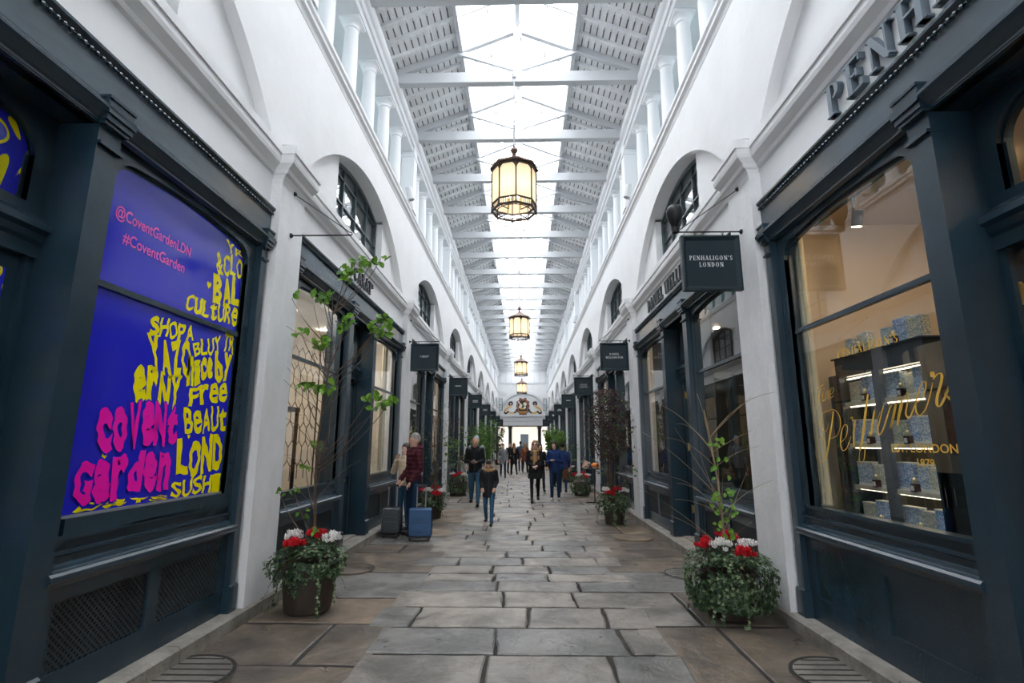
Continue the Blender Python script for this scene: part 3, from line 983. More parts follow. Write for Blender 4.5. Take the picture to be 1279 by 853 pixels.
def sf_meshes():
    K = {}
    # frieze, bead row and bed moulding
    m = MB()
    m.box(.085, .16, -BH, BH, 3.72, 4.02)
    K['frieze'] = m.mesh('frieze', M['paint_sheen'])
    m = MB()
    m.prism([(.16, 4.00), (.075, 4.00), (.075, 4.012), (.045, 4.035), (.045, 4.055), (.16, 4.06)], -BH, BH, 'y')
    n = 118
    for i in range(n):
        y = -BH + .02 + (2 * BH - .04) * i / (n - 1)
        m.ball((.066, y, 3.988), .0165, 6, 4)
    K['bead_moulding'] = m.mesh('bead_moulding', M['paint'])
    m = MB()
    prof = [(.16, 3.76), (.075, 3.76), (.075, 3.745), (.055, 3.74), (.055, 3.715), (.015, 3.70), (.0, 3.685), (.0, 3.665), (.02, 3.64), (.05, 3.61), (.065, 3.60), (.065, 3.585), (.10, 3.575), (.16, 3.575)]
    m.prism(prof, -BH, BH, 'y')
    K['cornice_moulding'] = m.mesh('cornice_moulding', M['paint'])
    # pilasters (y measured from own centre)
    def pil(w, dep):
        m = MB()
        m.box(.07, .07 + dep, -w / 2, w / 2, KERB, 3.60)
        m.box(.05, .09 + dep, -w / 2 - .015, w / 2 + .015, KERB, .34)
        m.prism([(.05, .34), (.07, .355), (.07, .34)], -w / 2 - .015, w / 2 + .015, 'y')
        for z0, z1, e in ((3.44, 3.46, .008), (3.575, 3.60, .02), (3.60, 3.64, .035), (3.64, 3.70, .05), (3.70, 3.745, .035), (3.745, 3.765, .045)):
            m.box(.07 - e - .02, .16, -w / 2 - e * .5, w / 2 + e * .5, z0, z1)
        return m
    K['pilaster_in'] = pil(.18, .36).mesh('pilaster', M['paint'])
    K['pilaster_out'] = pil(.10, .12).mesh('pilaster', M['paint'])
    # stall riser with two framed panels
    def riser(z_top_panel=True):
        m = MB(); a, b = .64, 2.67
        m.box(.15, .22, a, b, KERB, .78)
        m.box(.12, .16, a, b, KERB, .315)
        m.box(.12, .16, a, b, .70, .80)
        for y0, y1 in ((a, .83), (1.62, 1.74), (2.52, b)):
            m.box(.12, .16, y0, y1, .31, .71)
        m.prism([(.16, .79), (.10, .79), (.085, .81), (.06, .82), (.045, .84), (.045, .865), (.06, .88), (.10, .89), (.105, .905), (.13, .915), (.13, .955), (.115, .965), (.115, .98), (.15, .985), (.15, WZ0 - .02), (.12, WZ0 - .015), (.12, WZ0 + .012), (.22, WZ0 + .012)], .70, 2.62, 'y')
        return m
    K['stall_riser'] = riser().mesh('stall_riser', M['paint'])
    # lattice grille
    m = MB(); 
    def lattice(y0, y1, z0, z1, step):
        m.box(.155, .16, y0, y1, z0, z1, 1)
        wd = y1 - y0; hh = z1 - z0
        for sg in (-1, 1):
            c = -hh
            while c < wd + hh:
                # line y = y0 + c + t, z = z0 + t (sg=1) clipped
                t0 = max(0, -c); t1 = min(hh, wd - c)
                if t1 - t0 > .01:
                    p0 = (.145, (y0 + c + t0), (z0 + t0) if sg > 0 else (z1 - t0)); p1 = (.145, (y0 + c + t1), (z0 + t1) if sg > 0 else (z1 - t1))
                    m.bar(p0, p1, .014, .010, 0, up=(1, 0, 0))
                c += step
    lattice(.83, 1.62, .32, .70, .042)
    K['grille_a'] = m.mesh('grille', [M['lattice'], M['paint_dark']])
    m = MB(); lattice(1.74, 2.52, .32, .70, .042)
    K['grille_b'] = m.mesh('grille', [M['lattice'], M['paint_dark']])
    for key, (y0, y1) in (('panel_a', (.83, 1.62)), ('panel_b', (1.74, 2.52))):
        m = MB(); m.box(.142, .152, y0, y1, .31, .71)
        for q in ((y0, y1, .31, .322), (y0, y1, .698, .71), (y0, y0 + .012, .31, .71), (y1 - .012, y1, .31, .71)):
            m.box(.125, .15, *q)
        K[key] = m.mesh('panel', M['paint'])
    # window joinery
    m = MB()
    arched_plate(m, .13, .70, 2.62, WY0, WY1, WZ0, WZT, 3.60)
    m.box(.15, .19, WY0, WY1, 2.605, 2.645)
    K['window_frame'] = m.mesh('window_frame', M['paint'])
    K['window_pane'] = arched_pane(.175, WY0, WY1, WZ0, WZT).mesh('window_pane', M['glass'])
    # doorway: jambs, transom, top light
    m = MB()
    arched_plate(m, .33, -.56, .56, -.44, .44, 3.00, 3.50, 3.60, r=.16, rise=.05, zbot=2.93)
    m.box(.34, .42, -.56, .56, 3.5, 3.9)
    m.prism([(.42, 2.93), (.31, 2.93), (.28, 2.90), (.25, 2.88), (.25, 2.84), (.28, 2.82), (.29, 2.78), (.31, 2.76), (.31, 2.68), (.42, 2.68)], -.56, .56, 'y')
    m.box(.33, .42, -.56, -.50, KERB, 2.70); m.box(.33, .42, .50, .56, KERB, 2.70)
    m.box(.07, .36, -.56, .56, 3.575, 3.60)
    K['door_frame'] = m.mesh('door_frame', M['paint'])
    K['top_light'] = arched_pane(.38, -.44, .44, 3.00, 3.50, .16, .05).mesh('top_light', M['glass'])
    # one door leaf, hinge at y=0 extending +y .50
    m = MB(); w = .495
    m.box(0, .045, 0, w, .145, .27); m.box(0, .045, 0, .10, .145, 2.68); m.box(0, .045, w - .10, w, .145, 2.68)
    m.box(0, .045, 0, w, 2.58, 2.68); m.box(0, .045, 0, w, .95, 1.08); m.box(.015, .03, .08, w - .08, .2, 1.0)
    K['door'] = m.mesh('door', M['paint'])
    m = MB(); m.box(.02, .024, .10, w - .10, 1.08, 2.58)
    K['door_pane'] = m.mesh('door_pane', M['glass'])
    m = MB(); m.lathe([(.028, 0), (.03, .01), (.012, .02), (.012, .04), (.03, .055), (.033, .07), (.02, .085)], (0, 0, 0), 14, T=Matrix.Translation((0, w - .05, 1.03)) @ Matrix.Rotation(-PI / 2, 4, 'Y'))
    K['handle'] = m.mesh('handle', M['brass'], True)
    m = MB(); m.box(-.012, .012, -.035, .0, 0, .11); m.box(-.012, .055, -.012, -.002, 0, .11); m.tube([(0, -.006, -.01), (0, -.006, .12)], .009, 8)
    K['hinge'] = m.mesh('hinge', M['brass'])
    K['door_step'] = MB().box(.20, .60, -.56, .56, .115, .135).mesh('threshold', M['stone_kerb'])
    return K
KS = sf_meshes()

MIRROR_CACHE = {}
def mirrored(me):
    if me.name in MIRROR_CACHE: return MIRROR_CACHE[me.name]
    c = me.copy(); c.name = me.name.split('.')[0]
    c.transform(Matrix.Scale(-1, 4, (0, 1, 0))); c.flip_normals()
    MIRROR_CACHE[me.name] = c
    return c

def put(me, parent, loc=(0, 0, 0), rz=0, mir=False, name=None):
    o = bpy.data.objects.new(name or me.name.split('.')[0], mirrored(me) if mir else me)
    COL.objects.link(o); o.parent = parent; o.location = loc; o.rotation_euler = (0, 0, rz)
    return o

def shopfront(side, k, label, grilles=True, door_open=0.0, pane_mat=None, doors=True):
    root = thing('shopfront', label, 'shopfront', (side * W, bay_y(k), 0), 0 if side > 0 else PI, group=None)
    put(KS['frieze'], root); put(KS['bead_moulding'], root); put(KS['cornice_moulding'], root)
    for s in (-1, 1):
        put(KS['pilaster_in'], root, (0, s * .64, 0)); put(KS['pilaster_out'], root, (0, s * 2.665, 0))
        put(KS['stall_riser'], root, mir=s < 0)
        for q in ('a', 'b'):
            put(KS[('grille_' if grilles else 'panel_') + q], root, mir=s < 0)
        f = put(KS['window_frame'], root, mir=s < 0)
        if not (pane_mat and s in pane_mat): put(KS['window_pane'], f, mir=s < 0)
    df = put(KS['door_frame'], root)
    if not (pane_mat and 0 in pane_mat): put(KS['top_light'], df)
    put(KS['door_step'], root)
    if doors:
        for s in (-1, 1):
            ang = -door_open * s
            d = put(KS['door'], root, (.36, -.50 * s, 0), ang, mir=s < 0)
            put(KS['door_pane'], d, mir=s < 0)
            if s > 0: put(KS['handle'], d, mir=s < 0)
            if door_open:
                for hz in (.5, 1.5, 2.36): put(KS['hinge'], d, (0, 0, hz))
    return root

SHOP_L = ['dark blue shopfront with blue vinyl-covered windows, nearest on the poster side',
          'dark blue jewellery shopfront behind the leafy sapling, pale lit interior',
          'dark blue shopfront just beyond the couple with suitcases',
          'dark blue shopfront behind the bald man with a phone',
          'dark blue shopfront beside tall green bamboo plants, fifth along the poster side',
          'dark blue shopfront sixth along the poster side of the arcade',
          'dark blue shopfront seventh along the poster side of the arcade',
          'dark blue shopfront eighth along the poster side of the arcade',
          'dark blue shopfront last on the poster side, by the end wall']
SHOP_R = ['dark blue perfume shopfront with gold script on its window',
          'dark blue watch shopfront with open doors and a dim interior',
          'dark blue shopfront behind the purple-leaved bush',
          'dark blue shopfront behind the menu stand, orange lit strip in window',
          'dark blue shopfront beside the woman in a blue jacket',
          'dark blue shopfront sixth along the perfume shop side',
          'dark blue shopfront seventh along the perfume shop side',
          'dark blue shopfront eighth along the perfume shop side',
          'dark blue shopfront last on the perfume shop side, by the end wall']
FRONTS = {}
for k in range(NB):
    FRONTS[(-1, k)] = shopfront(-1, k, SHOP_L[k], grilles=True, pane_mat=(-1, 0, 1) if k == 0 else None, doors=k != 0)
    FRONTS[(1, k)] = shopfront(1, k, SHOP_R[k], grilles=k != 0, door_open=1.35 if k in (0, 1) else 0.0)

# ---- rooms behind the shopfronts
def room(side, k, wall, depth=3.2, back=None, lamp=True, ceiling=3.84, lamp_s=None):
    X0, X1 = .26, depth
    r = thing('shop_room', None, None, (side * W, bay_y(k), 0), 0 if side > 0 else PI, kind='structure')
    b = BH + .12
    m = MB(); m.box(X1, X1 + .05, -b, b, KERB, ceiling)
    m.box(X0, X1, -b, -b + .05, KERB, ceiling); m.box(X0, X1, b - .05, b, KERB, ceiling)
    m.box(X0, X1, -b, b, ceiling, ceiling + .05)
    m.build('room_walls', wall, r)
    f = MB(); f.box(.4, X1, -b, b, .08, .135); f.build('room_floor', M['wood_floor'], r)
    if lamp:
        for yy in (-1.6, 0, 1.6):
            q = MB()
            for xx in (.55, 1.4):
                q.lathe([(.055, -.012), (.055, 0)], (xx, yy, ceiling - .004), 14)
            q.build('ceiling_light', lamp if not isinstance(lamp, bool) else M['warm_panel'], r)
    return r
warm_hi = emission_mat('bright_warm_ceiling_light', (1.0, 0.90, 0.76), 330.0)
warm_lo = emission_mat('dim_warm_ceiling_light', (1.0, 0.72, 0.44), 150.0)
room(-1, 0, M['dark_wall'], lamp=False)
room(-1, 1, M['beige_wall'], depth=2.6, lamp=warm_hi)
room(1, 0, M['cream_wall'], depth=3.4, lamp=warm_lo)
room(1, 1, M['dark_wall'], depth=3.4, lamp=warm_lo)
for k in range(2, NB):
    room(-1, k, M['cream_wall'] if k % 2 == 0 else M['beige_wall'], depth=2.4, lamp=M['warm_panel'])
    room(1, k, M['olive_wall'] if k % 2 == 0 else M['cream_wall'], depth=2.4, lamp=M['warm_panel'] if k > 2 else warm_lo)

# ================================================================== FASCIA LETTERING
def fascia_text(side, k, text, h, z, mat, yc=0.0, depth=.03, gap=.10, squeeze=1.0, lab=None):
    polys, w = serif_polys(text, h, gap, squeeze)
    m = MB()
    # text x -> local -y, text y -> z, normal -> local -x
    T = Matrix(((0, 0, -1, .113), (-1, 0, 0, yc), (0, 1, 0, z), (0, 0, 0, 1)))
    add_polys(m, polys, T, depth)
    return m.build('fascia_lettering', mat, FRONTS[(side, k)])
fascia_text(1, 0, "PENHALIGON'S", .26, 4.275, M['letters_grey'], yc=-.02, gap=.16, squeeze=1.12, depth=.05)
fascia_text(-1, 1, "CARAT*", .22, 4.27, M['letters_dark'], yc=.10, gap=.06)
fascia_text(1, 1, "DANIEL WELLINGTON", .235, 4.27, M['letters_dark'], yc=0, gap=.10)

# ================================================================== HANGING SIGNS
def sign(side, k, label, lines, emblem=None, board=True):
    y = pier_y(k)
    root = thing('hanging_sign', label, 'sign', (side * W, y, 3.87), 0, 'hanging shop signs along the arcade' if board else None)
    s = -side        # towards the aisle
    br = MB()
    br.tube([(0, 0, 0), (s * .68, 0, 0)], .0085, 8)
    br.lathe([(.028, 0), (.028, .015), (.012, .02), (.012, .03)], (0, 0, 0), 12, T=Matrix.Translation((0, 0, 0)) @ Matrix.Rotation(s * PI / 2, 4, 'Y'))
    br.lathe([(.026, 0), (.026, .015), (.012, .02), (.012, .03)], (0, 0, 0), 12, T=Matrix.Translation((0, 0, .50)) @ Matrix.Rotation(s * PI / 2, 4, 'Y'))
    br.tube([(0, 0, .50), (s * .66, 0, .035)], .005, 6)
    br.tube([(s * .66, 0, .035), (s * .685, 0, .03), (s * .69, 0, .01), (s * .67, 0, 0)], .006, 6)
    br.build('bracket', M['iron'], root, smooth=True)
    if not board: return root
    cx = s * .36
    bw, bh = .315, .31
    zc = -.36
    bd = MB()
    bd.box(cx - bw + .05, cx + bw - .05, -.012, .012, zc - bh + .05, zc + bh - .05)
    # mitred bevelled frame
    prof = [(0, -.03), (0, .03), (.02, .034), (.055, .012), (.055, -.012), (.02, -.034)]   # inset, y
    corners = [(-1, -1), (1, -1), (1, 1), (-1, 1)]
    rings = []
    for cxx, czz in corners:
        rings.append([(cx + cxx * (bw - i), yy, zc + czz * (bh - i)) for i, yy in prof])
    n = len(prof)
    for c in range(4):
        a = rings[c]; b = rings[(c + 1) % 4]
        bd.add(a + b, [(i, (i + 1) % n, n + (i + 1) % n, n + i) for i in range(n)])
    bd.build('signboard', M['signboard'], root)
    hk = MB()
    for q in (-.15, .15):
        hk.tube([(cx + q, 0, -.055), (cx + q, 0, -.012)], .004, 6)
        hk.tube([(cx + q + .014 * math.sin(a), 0, -.018 - .014 * math.cos(a)) for a in [PI * i / 4 for i in range(9)]], .003, 5)
    hk.build('hook', M['iron'], root)
    if lines:
        lm = MB()
        nl = len(lines)
        for i, (t, h) in enumerate(lines):
            polys, w = serif_polys(t, h, .14, .92)
            zz = zc + .02 + ((nl - 1) / 2 - i) * .075
            for face in (-1, 1):
                T = Matrix(((-face, 0, 0, cx), (0, 0, face, face * .0125), (0, 1, 0, zz), (0, 0, 0, 1)))
                add_polys(lm, polys, T, .002)
        lm.build('lettering', M['sign_white'], root)
    if emblem:
        em = MB()
        if emblem == 'fan':
            for i in range(11):
                a = PI * i / 10
                em.bar((cx + .03 * math.cos(a), -.014, zc - .04 + .03 * math.sin(a)), (cx + .12 * math.cos(a), -.014, zc - .04 + .10 * math.sin(a)), .012, .004, up=(0, 1, 0))
            em.box(cx - .13, cx + .13, -.016, -.012, zc - .06, zc - .045)
        elif emblem == 'crest':
            em.prism([(cx - .11, zc + .07), (cx + .11, zc + .07), (cx + .07, zc - .01), (cx, zc - .07), (cx - .07, zc - .01)], -.016, -.012, 'y')
        else:
            for i in range(6 if emblem == 'word' else 7):
                for r_ in range(1 if emblem == 'word' else 2):
                    em.box(cx - .10 + i * .034, cx - .10 + i * .034 + .024, -.016, -.012, zc + .01 - r_ * .06, zc + .04 - r_ * .06)
        em.build('emblem', M['sign_white'], root)
    return root

sign(1, 1, "square hanging sign lettered PENHALIGON'S LONDON, balloon on its bracket", [("PENHALIGON'S", .050), ('LONDON', .050)])
sign(1, 2, 'square hanging sign lettered DANIEL WELLINGTON above the purple bush', [('DANIEL', .046), ('WELLINGTON', .046)])
sign(1, 3, 'square hanging sign with ATELIER over COLOGNE in white', [('ATELIER', .046), ('COLOGNE', .046)])
sign(1, 4, 'square hanging sign with one short white word, fourth on the perfume shop side', None, 'word')
sign(1, 5, 'square hanging sign with a pale fan emblem', None, 'fan')
sign(1, 6, 'square hanging sign with a pale crest emblem', None, 'crest')
sign(1, 7, 'far hanging sign on the perfume shop side, seventh pier', None, 'word')
sign(1, 8, 'farthest hanging sign on the perfume shop side, by the end wall', None, 'word')
sign(-1, 1, 'bare black iron sign bracket on the white pier by the poster windows', None, board=False)
sign(-1, 2, 'square hanging sign lettered CARAT above the couple with suitcases', [('CARAT*', .044)])
sign(-1, 3, 'square hanging sign with one white word, next after the CARAT sign', None, 'word')
sign(-1, 4, 'square hanging sign with two rows of white lettering', None, 'rows')
sign(-1, 5, 'hanging sign with faint lettering, fifth pier on the poster side', None, 'rows')
sign(-1, 6, 'hanging sign over the bamboo, sixth pier on the poster side', None, 'word')
sign(-1, 7, 'far hanging sign on the poster side, seventh pier', None, 'word')
sign(-1, 8, 'farthest hanging sign on the poster side, by the end wall', None, 'word')
# balloon ornament on the perfume shop's bracket
t = thing('balloon_ornament', 'black hot air balloon ornament on the tip of the sign bracket', 'ornament', (W - .715, pier_y(1), 3.885))
b = MB(); b.lathe([(.025, .045), (.045, .075), (.072, .13), (.09, .19), (.088, .24), (.065, .285), (.03, .305), (.002, .31)], seg=16); b.build('balloon', M['iron'], t, smooth=True)
b = MB(); b.lathe([(.03, -.025), (.042, -.02), (.046, .03), (.04, .034)], seg=14); b.build('basket', M['iron'], t, smooth=True)
b = MB()
for i in range(6):
    a = PI * i / 3; b.tube([(.038 * math.cos(a), .038 * math.sin(a), .03), (.05 * math.cos(a), .05 * math.sin(a), .09)], .003, 5)
b.build('rope', M['iron'], t)

# ================================================================== LANTERNS
def lantern_proto():
    root = thing('lantern', '', 'lantern', (0, 0, 0), 0, 'hanging octagonal lanterns along the arcade')
    R = .43; n = 8; off = PI / 8 * 0
    cor = [(R * math.cos(off + PI / 4 * i + PI / 8 * 0 + PI / 2), R * math.sin(off + PI / 4 * i + PI / 2)) for i in range(n)]
    fr = MB()
    zb, zg, zt = 0.0, .13, .84
    for i in range(n):
        a, b_ = cor[i], cor[(i + 1) % n]
        fr.tube([(a[0], a[1], zb - .02), (a[0], a[1], zt + .02)], .014, 6)
        fr.ball((a[0], a[1], zb - .03), .02, 6, 4)
        for z, h in ((zb, .035), (zg, .022), (zt, .05)):
            fr.bar((a[0], a[1], z), (b_[0], b_[1], z), .03, h)
        # little gallery balusters
        for q in range(1, 8):
            f = q / 8
            x = a[0] + (b_[0] - a[0]) * f; y = a[1] + (b_[1] - a[1]) * f
            fr.tube([(x, y, zb), (x, y, zg)], .0055, 4)
        # arched head of each panel
        mid = Vector(((a[0] + b_[0]) / 2, (a[1] + b_[1]) / 2, 0)); e = (Vector((b_[0], b_[1], 0)) - Vector((a[0], a[1], 0))); L = e.length; e.normalize()
        hw = L / 2 - .012
        mid = mid * 1.012
        prev = None
        for q in range(11):
            t_ = PI * q / 10
            u = -hw * math.cos(t_); z = zt - hw + hw * math.sin(t_)
            p = mid + e * u
            if prev:
                fr.add([(prev[0].x, prev[0].y, prev[1]), (p.x, p.y, z), (p.x, p.y, zt), (prev[0].x, prev[0].y, zt)], [(0, 1, 2, 3)])
            prev = (p, z)
    fr.build('frame', M['bronze'], root)
    for i in range(n):
        a, b_ = cor[i], cor[(i + 1) % n]
        g = MB(); s = .985
        g.add([(a[0] * s, a[1] * s, zg), (b_[0] * s, b_[1] * s, zg), (b_[0] * s, b_[1] * s, zt), (a[0] * s, a[1] * s, zt)], [(0, 1, 2, 3)])
        g.build('glass_panel', M['lamp_glass'], root)
    cap = MB(); Rr = .475
    rings = []
    for r, z in ((Rr, .86), (Rr, .90), (Rr * .93, .915), (Rr * .62, 1.0), (Rr * .30, 1.09), (.06, 1.15), (.03, 1.19)):
        rings.append([(r * math.cos(PI / 4 * i + PI / 2), r * math.sin(PI / 4 * i + PI / 2), z) for i in range(8)])
    vs = [p for r in rings for p in r]
    fs = [(i * 8 + k, i * 8 + (k + 1) % 8, (i + 1) * 8 + (k + 1) % 8, (i + 1) * 8 + k) for i in range(len(rings) - 1) for k in range(8)]
    fs.append(tuple(range(7, -1, -1))); fs.append(tuple((len(rings) - 1) * 8 + k for k in range(8)))
    cap.add(vs, fs)
    cap.build('roof', M['copper'], root)
    fi = MB(); fi.lathe([(.03, 1.18), (.045, 1.20), (.03, 1.22), (.055, 1.25), (.072, 1.29), (.055, 1.335), (.02, 1.36), (.03, 1.375), (.008, 1.40)], seg=14)
    fi.build('finial', M['copper'], root, smooth=True)
    rod = MB(); rod.tube([(0, 0, 1.38), (0, 0, 4.2)], .014, 8); rod.tube([(0, 0, 2.92), (0, 0, 3.0)], .035, 10)
    rod.build('hanging_rod', M['cable'], root)
    for q in range(4):
        a = PI / 2 * q + PI / 4
        x, y = .16 * math.cos(a), .16 * math.sin(a)
        st = MB(); st.tube([(x, y, -.0), (x, y, .84)], .012, 6); st.build('rod', M['brass'], root)
        bl = MB(); bl.ball((x * .8, y * .8, .42), .07, 12, 8, s=(1, 1, 1.3)); bl.build('bulb', M['bulb'], root, smooth=True)
    rg = MB()
    for i in range(24):
        a = 2 * PI * i / 24; b2 = 2 * PI * (i + 1) / 24
        rg.bar((.33 * math.cos(a), .33 * math.sin(a), .0), (.33 * math.cos(b2), .33 * math.sin(b2), 0), .012, .012)
    for q in range(4):
        a = PI / 2 * q + PI / 4
        rg.bar((.16 * math.cos(a), .16 * math.sin(a), 0), (.42 * math.cos(a), .42 * math.sin(a), 0), .014, .014)
    rg.build('bottom_ring', M['bronze'], root)
    return root
lan = lantern_proto()
LL = ['large octagonal bronze lantern with lit cream glass, nearest and largest of the row',
      'second octagonal lantern along the arcade, hanging below the roof timbers',
      'third octagonal lantern along the arcade, just above the end wall',
      'smallest, farthest lantern directly over the coat of arms arch']
for i, lb in enumerate(LL):
    loc = (-.07, 9.3 + 12.2 * i, 5.98)
    o = lan if i == 0 else dup(lan)
    o.location = loc; o.rotation_euler = (0, 0, PI / 8 * (0.25 if i == 0 else .4)); o['label'] = lb

# ================================================================== POSTER WINDOWS (poster side, first bay)
def facade_xf(side, k, d):
    """maps (world y, z) on a facade plane at depth d into the local frame of shopfront k"""
    yc = bay_y(k)
    return lambda y, z: (d, (y - yc) * side, z)

def warped_word(mb, word, quad, f, jit=.006, seed=0, thick=.004):
    small = abs(quad[0][1] - quad[3][1]) < .2
    rnd = random.Random(seed)
    n = len(word)
    ph = rnd.uniform(0, 6)
    for i, ch in enumerate(word):
        vs, fs = text_mesh(ch, 1.0, bold=.028 if small else .055)
        if not vs: continue
        x0 = min(v.x for v in vs); x1 = max(v.x for v in vs); y0 = min(v.y for v in vs); y1 = max(v.y for v in vs)
        bm = bmesh.new()
        bv = [bm.verts.new(v) for v in vs]
        for q in fs:
            try: bm.faces.new([bv[j] for j in q])
            except ValueError: pass
        bmesh.ops.remove_doubles(bm, verts=bm.verts, dist=1e-5)
        bmesh.ops.subdivide_edges(bm, edges=bm.edges[:], cuts=2, use_grid_fill=True)
        a, b = i / n, (i + 1) / n
        lo = rnd.uniform(-.03, .05); hi = rnd.uniform(-.05, .03); sh = rnd.uniform(-.12, .12)
        idx = {}; out = []
        for v in bm.verts:
            u0 = (v.co.x - x0) / max(1e-6, x1 - x0); w0 = (v.co.y - y0) / max(1e-6, y1 - y0)
            u = a + (b - a) * (.03 + .94 * u0) + (b - a) * sh * (w0 - .5)
            w = lo + (1 + hi - lo) * w0
            w += .05 * math.sin(u * 9 + ph)
            (ax, az), (bx, bz), (cx, cz), (dx, dz) = quad      # TL TR BR BL
            tx = ax + (bx - ax) * u; tz = az + (bz - az) * u; lx = dx + (cx - dx) * u; lz = dz + (cz - dz) * u
            yy = lx + (tx - lx) * w; zz = lz + (tz - lz) * w
            yy += jit * math.sin(zz * 60 + ph) ; zz += jit * .8 * math.sin(yy * 55 + ph * 2)
            idx[v] = len(out); out.append(f(yy, zz))
        faces = [tuple(idx[v] for v in q.verts) for q in bm.faces]
        bm.free()
        mb.add(out, faces)

YELLOW = [('sHOPA', [(3.67, 2.54), (4.17, 2.57), (4.17, 2.43), (3.68, 2.38)]), ('YAZO', [(3.66, 2.37), (4.15, 2.42), (4.2, 2.12), (3.75, 2.13)]),
 ('BLUY', [(4.18, 2.43), (4.55, 2.57), (4.57, 2.41), (4.22, 2.31)]), ('nice', [(4.14, 2.3), (4.47, 2.34), (4.5, 2.17), (4.17, 2.06)]),
 ('by', [(4.5, 2.4), (4.76, 2.42), (4.79, 2.19), (4.54, 2.16)]), ('Free', [(4.2, 2.05), (4.74, 2.18), (4.76, 1.98), (4.23, 1.9)]),
 ('erNY', [(3.57, 2.16), (4.09, 2.11), (4.1, 1.88), (3.61, 1.88)]), ('BeAUt', [(4.17, 1.88), (4.77, 1.95), (4.79, 1.71), (4.21, 1.68)]),
 ('LOND', [(4.13, 1.63), (4.76, 1.67), (4.78, 1.38), (4.17, 1.35)]), ('SUSHI', [(4.13, 1.31), (4.79, 1.35), (4.79, 1.185), (4.14, 1.19)]),
 ('DaYS', [(3.30, 1.245), (4.08, 1.215), (4.11, 1.185), (3.24, 1.19)]), ('TR', [(4.62, 2.61), (4.79, 2.61), (4.79, 2.44), (4.60, 2.44)]),
 ('&CLO', [(4.353, 3.293), (4.783, 3.384), (4.789, 3.18), (4.39, 3.096)]), ('BAL', [(4.348, 3.073), (4.777, 3.153), (4.79, 2.92), (4.382, 2.824)]),
 ('CuLtURe', [(4.039, 2.80), (4.785, 2.89), (4.785, 2.70), (4.036, 2.665)]), ('YR', [(4.48, 3.464), (4.772, 3.444), (4.768, 3.388), (4.506, 3.35)])]
PINK = [('coVeNt', [(3.30, 1.85), (4.10, 1.93), (4.12, 1.60), (3.34, 1.53)]), ('Garden', [(3.20, 1.50), (4.08, 1.57), (4.09, 1.26), (3.22, 1.225)])]

def poster_windows():
    root = FRONTS[(-1, 0)]
    f = facade_xf(-1, 0, 0)
    def vinyl(name, dd, oy0, oy1, oz0, ozt, r, rise, mat, z_lo=None):
        p = arched_pane(dd, oy0, oy1, oz0, ozt, r, rise)
        return p.build(name, mat, root)
    for s in (-1, 1):
        a, b = sorted((s * WY0, s * WY1))
        v = vinyl('window_vinyl', .172, a, b, WZ0, WZT, .14, .06, M['poster_blue'] if s < 0 else M['poster_squiggle'])
        m = MB(); m.box(.12, .18, a + .02, b - .02, WZ0, 1.165); m.build('bottom_rail', M['paint'], root)
        m = MB(); m.box(.145, .17, a + .02, b - .02, 1.165, 1.18); m.build('silver_strip', M['silver'], root)
        if s < 0: lead = v
    vinyl('fanlight_vinyl', .375, -.44, .44, 3.00, 3.50, .16, .05, M['poster_squiggle'])
    # lettering on the big pane (children of the vinyl)
    g = lambda dd: (lambda y, z: (dd, (y - bay_y(0)) * -1, z))
    m = MB()
    for i, (w, q) in enumerate(YELLOW):
        cy = sum(a for a, b in q) / 4; cz = sum(b for a, b in q) / 4
        k_ = 1.10 if abs(q[0][1] - q[3][1]) > .22 else 1.0
        q = [(min(4.795, cy + (a - cy) * 1.03), max(1.185, cz + (b - cz) * k_)) for a, b in q]
        warped_word(m, w, q, g(.169), .0065, i)
    # two small hearts and a comma
    for hy, hz, hs in ((4.30, 2.965, .035), (3.42, 1.52, .024), (4.27, 1.66, .02)):
        pts = [(0, -1), (.9, .1), (.75, .75), (.3, .85), (0, .45), (-.3, .85), (-.75, .75), (-.9, .1)]
        m.add([g(.169)(hy + a * hs, hz + b * hs) for a, b in pts], [tuple(range(8))])
    m.build('yellow_lettering', M['poster_yellow'], lead)
    # dark outline behind the pink words, then the words
    o = MB(); p = MB()
    for i, (w, q) in enumerate(PINK):
        cy = sum(a for a, b in q) / 4; cz = sum(b for a, b in q) / 4
        warped_word(p, w, q, g(.165), .008, 40 + i)
    for off in ((-.012, 0), (.012, 0), (0, .012), (0, -.012)):
        for i, (w, q) in enumerate(PINK):
            warped_word(o, w, [(a + off[0], b + off[1]) for a, b in q], g(.1665 + .0001 * (off[0] > 0) + .0002 * (off[1] > 0)), .008, 40 + i)
    o.build('blue_outline', M['poster_blue'], lead)
    p.build('pink_lettering', M['poster_pink'], lead)
    m = MB()
    for txt, y, z, wid in (('@CoventGardenLDN', 3.61, 3.150, .80), ('#CoventGarden', 3.63, 2.995, .66)):
        vs, fs = text_mesh(txt, .115, bold=.0016)
        x0 = min(v.x for v in vs); x1 = max(v.x for v in vs)
        sc = wid / (x1 - x0)
        m.add([g(.169)(y + (v.x - (x0 + x1) / 2) * sc, z + v.y) for v in vs], fs)
    m.build('pink_handle_lettering', M['poster_pink2'], lead)
    # the vinyl-covered door pair below the fanlight
    m = MB(); m.box(.36, .40, -.50, .50, .145, 2.68)
    d = m.build('door', M['paint'], root)
    for a, b in ((-.42, -.04), (.04, .42)):
        q = MB(); q.box(.35, .356, a, b, 1.0, 2.58); q.build('door_vinyl', M['poster_squiggle'], d)
        q = MB(); q.box(.335, .36, a - .03, b + .03, 1.94, 1.965); q.build('door_bar', M['iron'], d)
poster_windows()

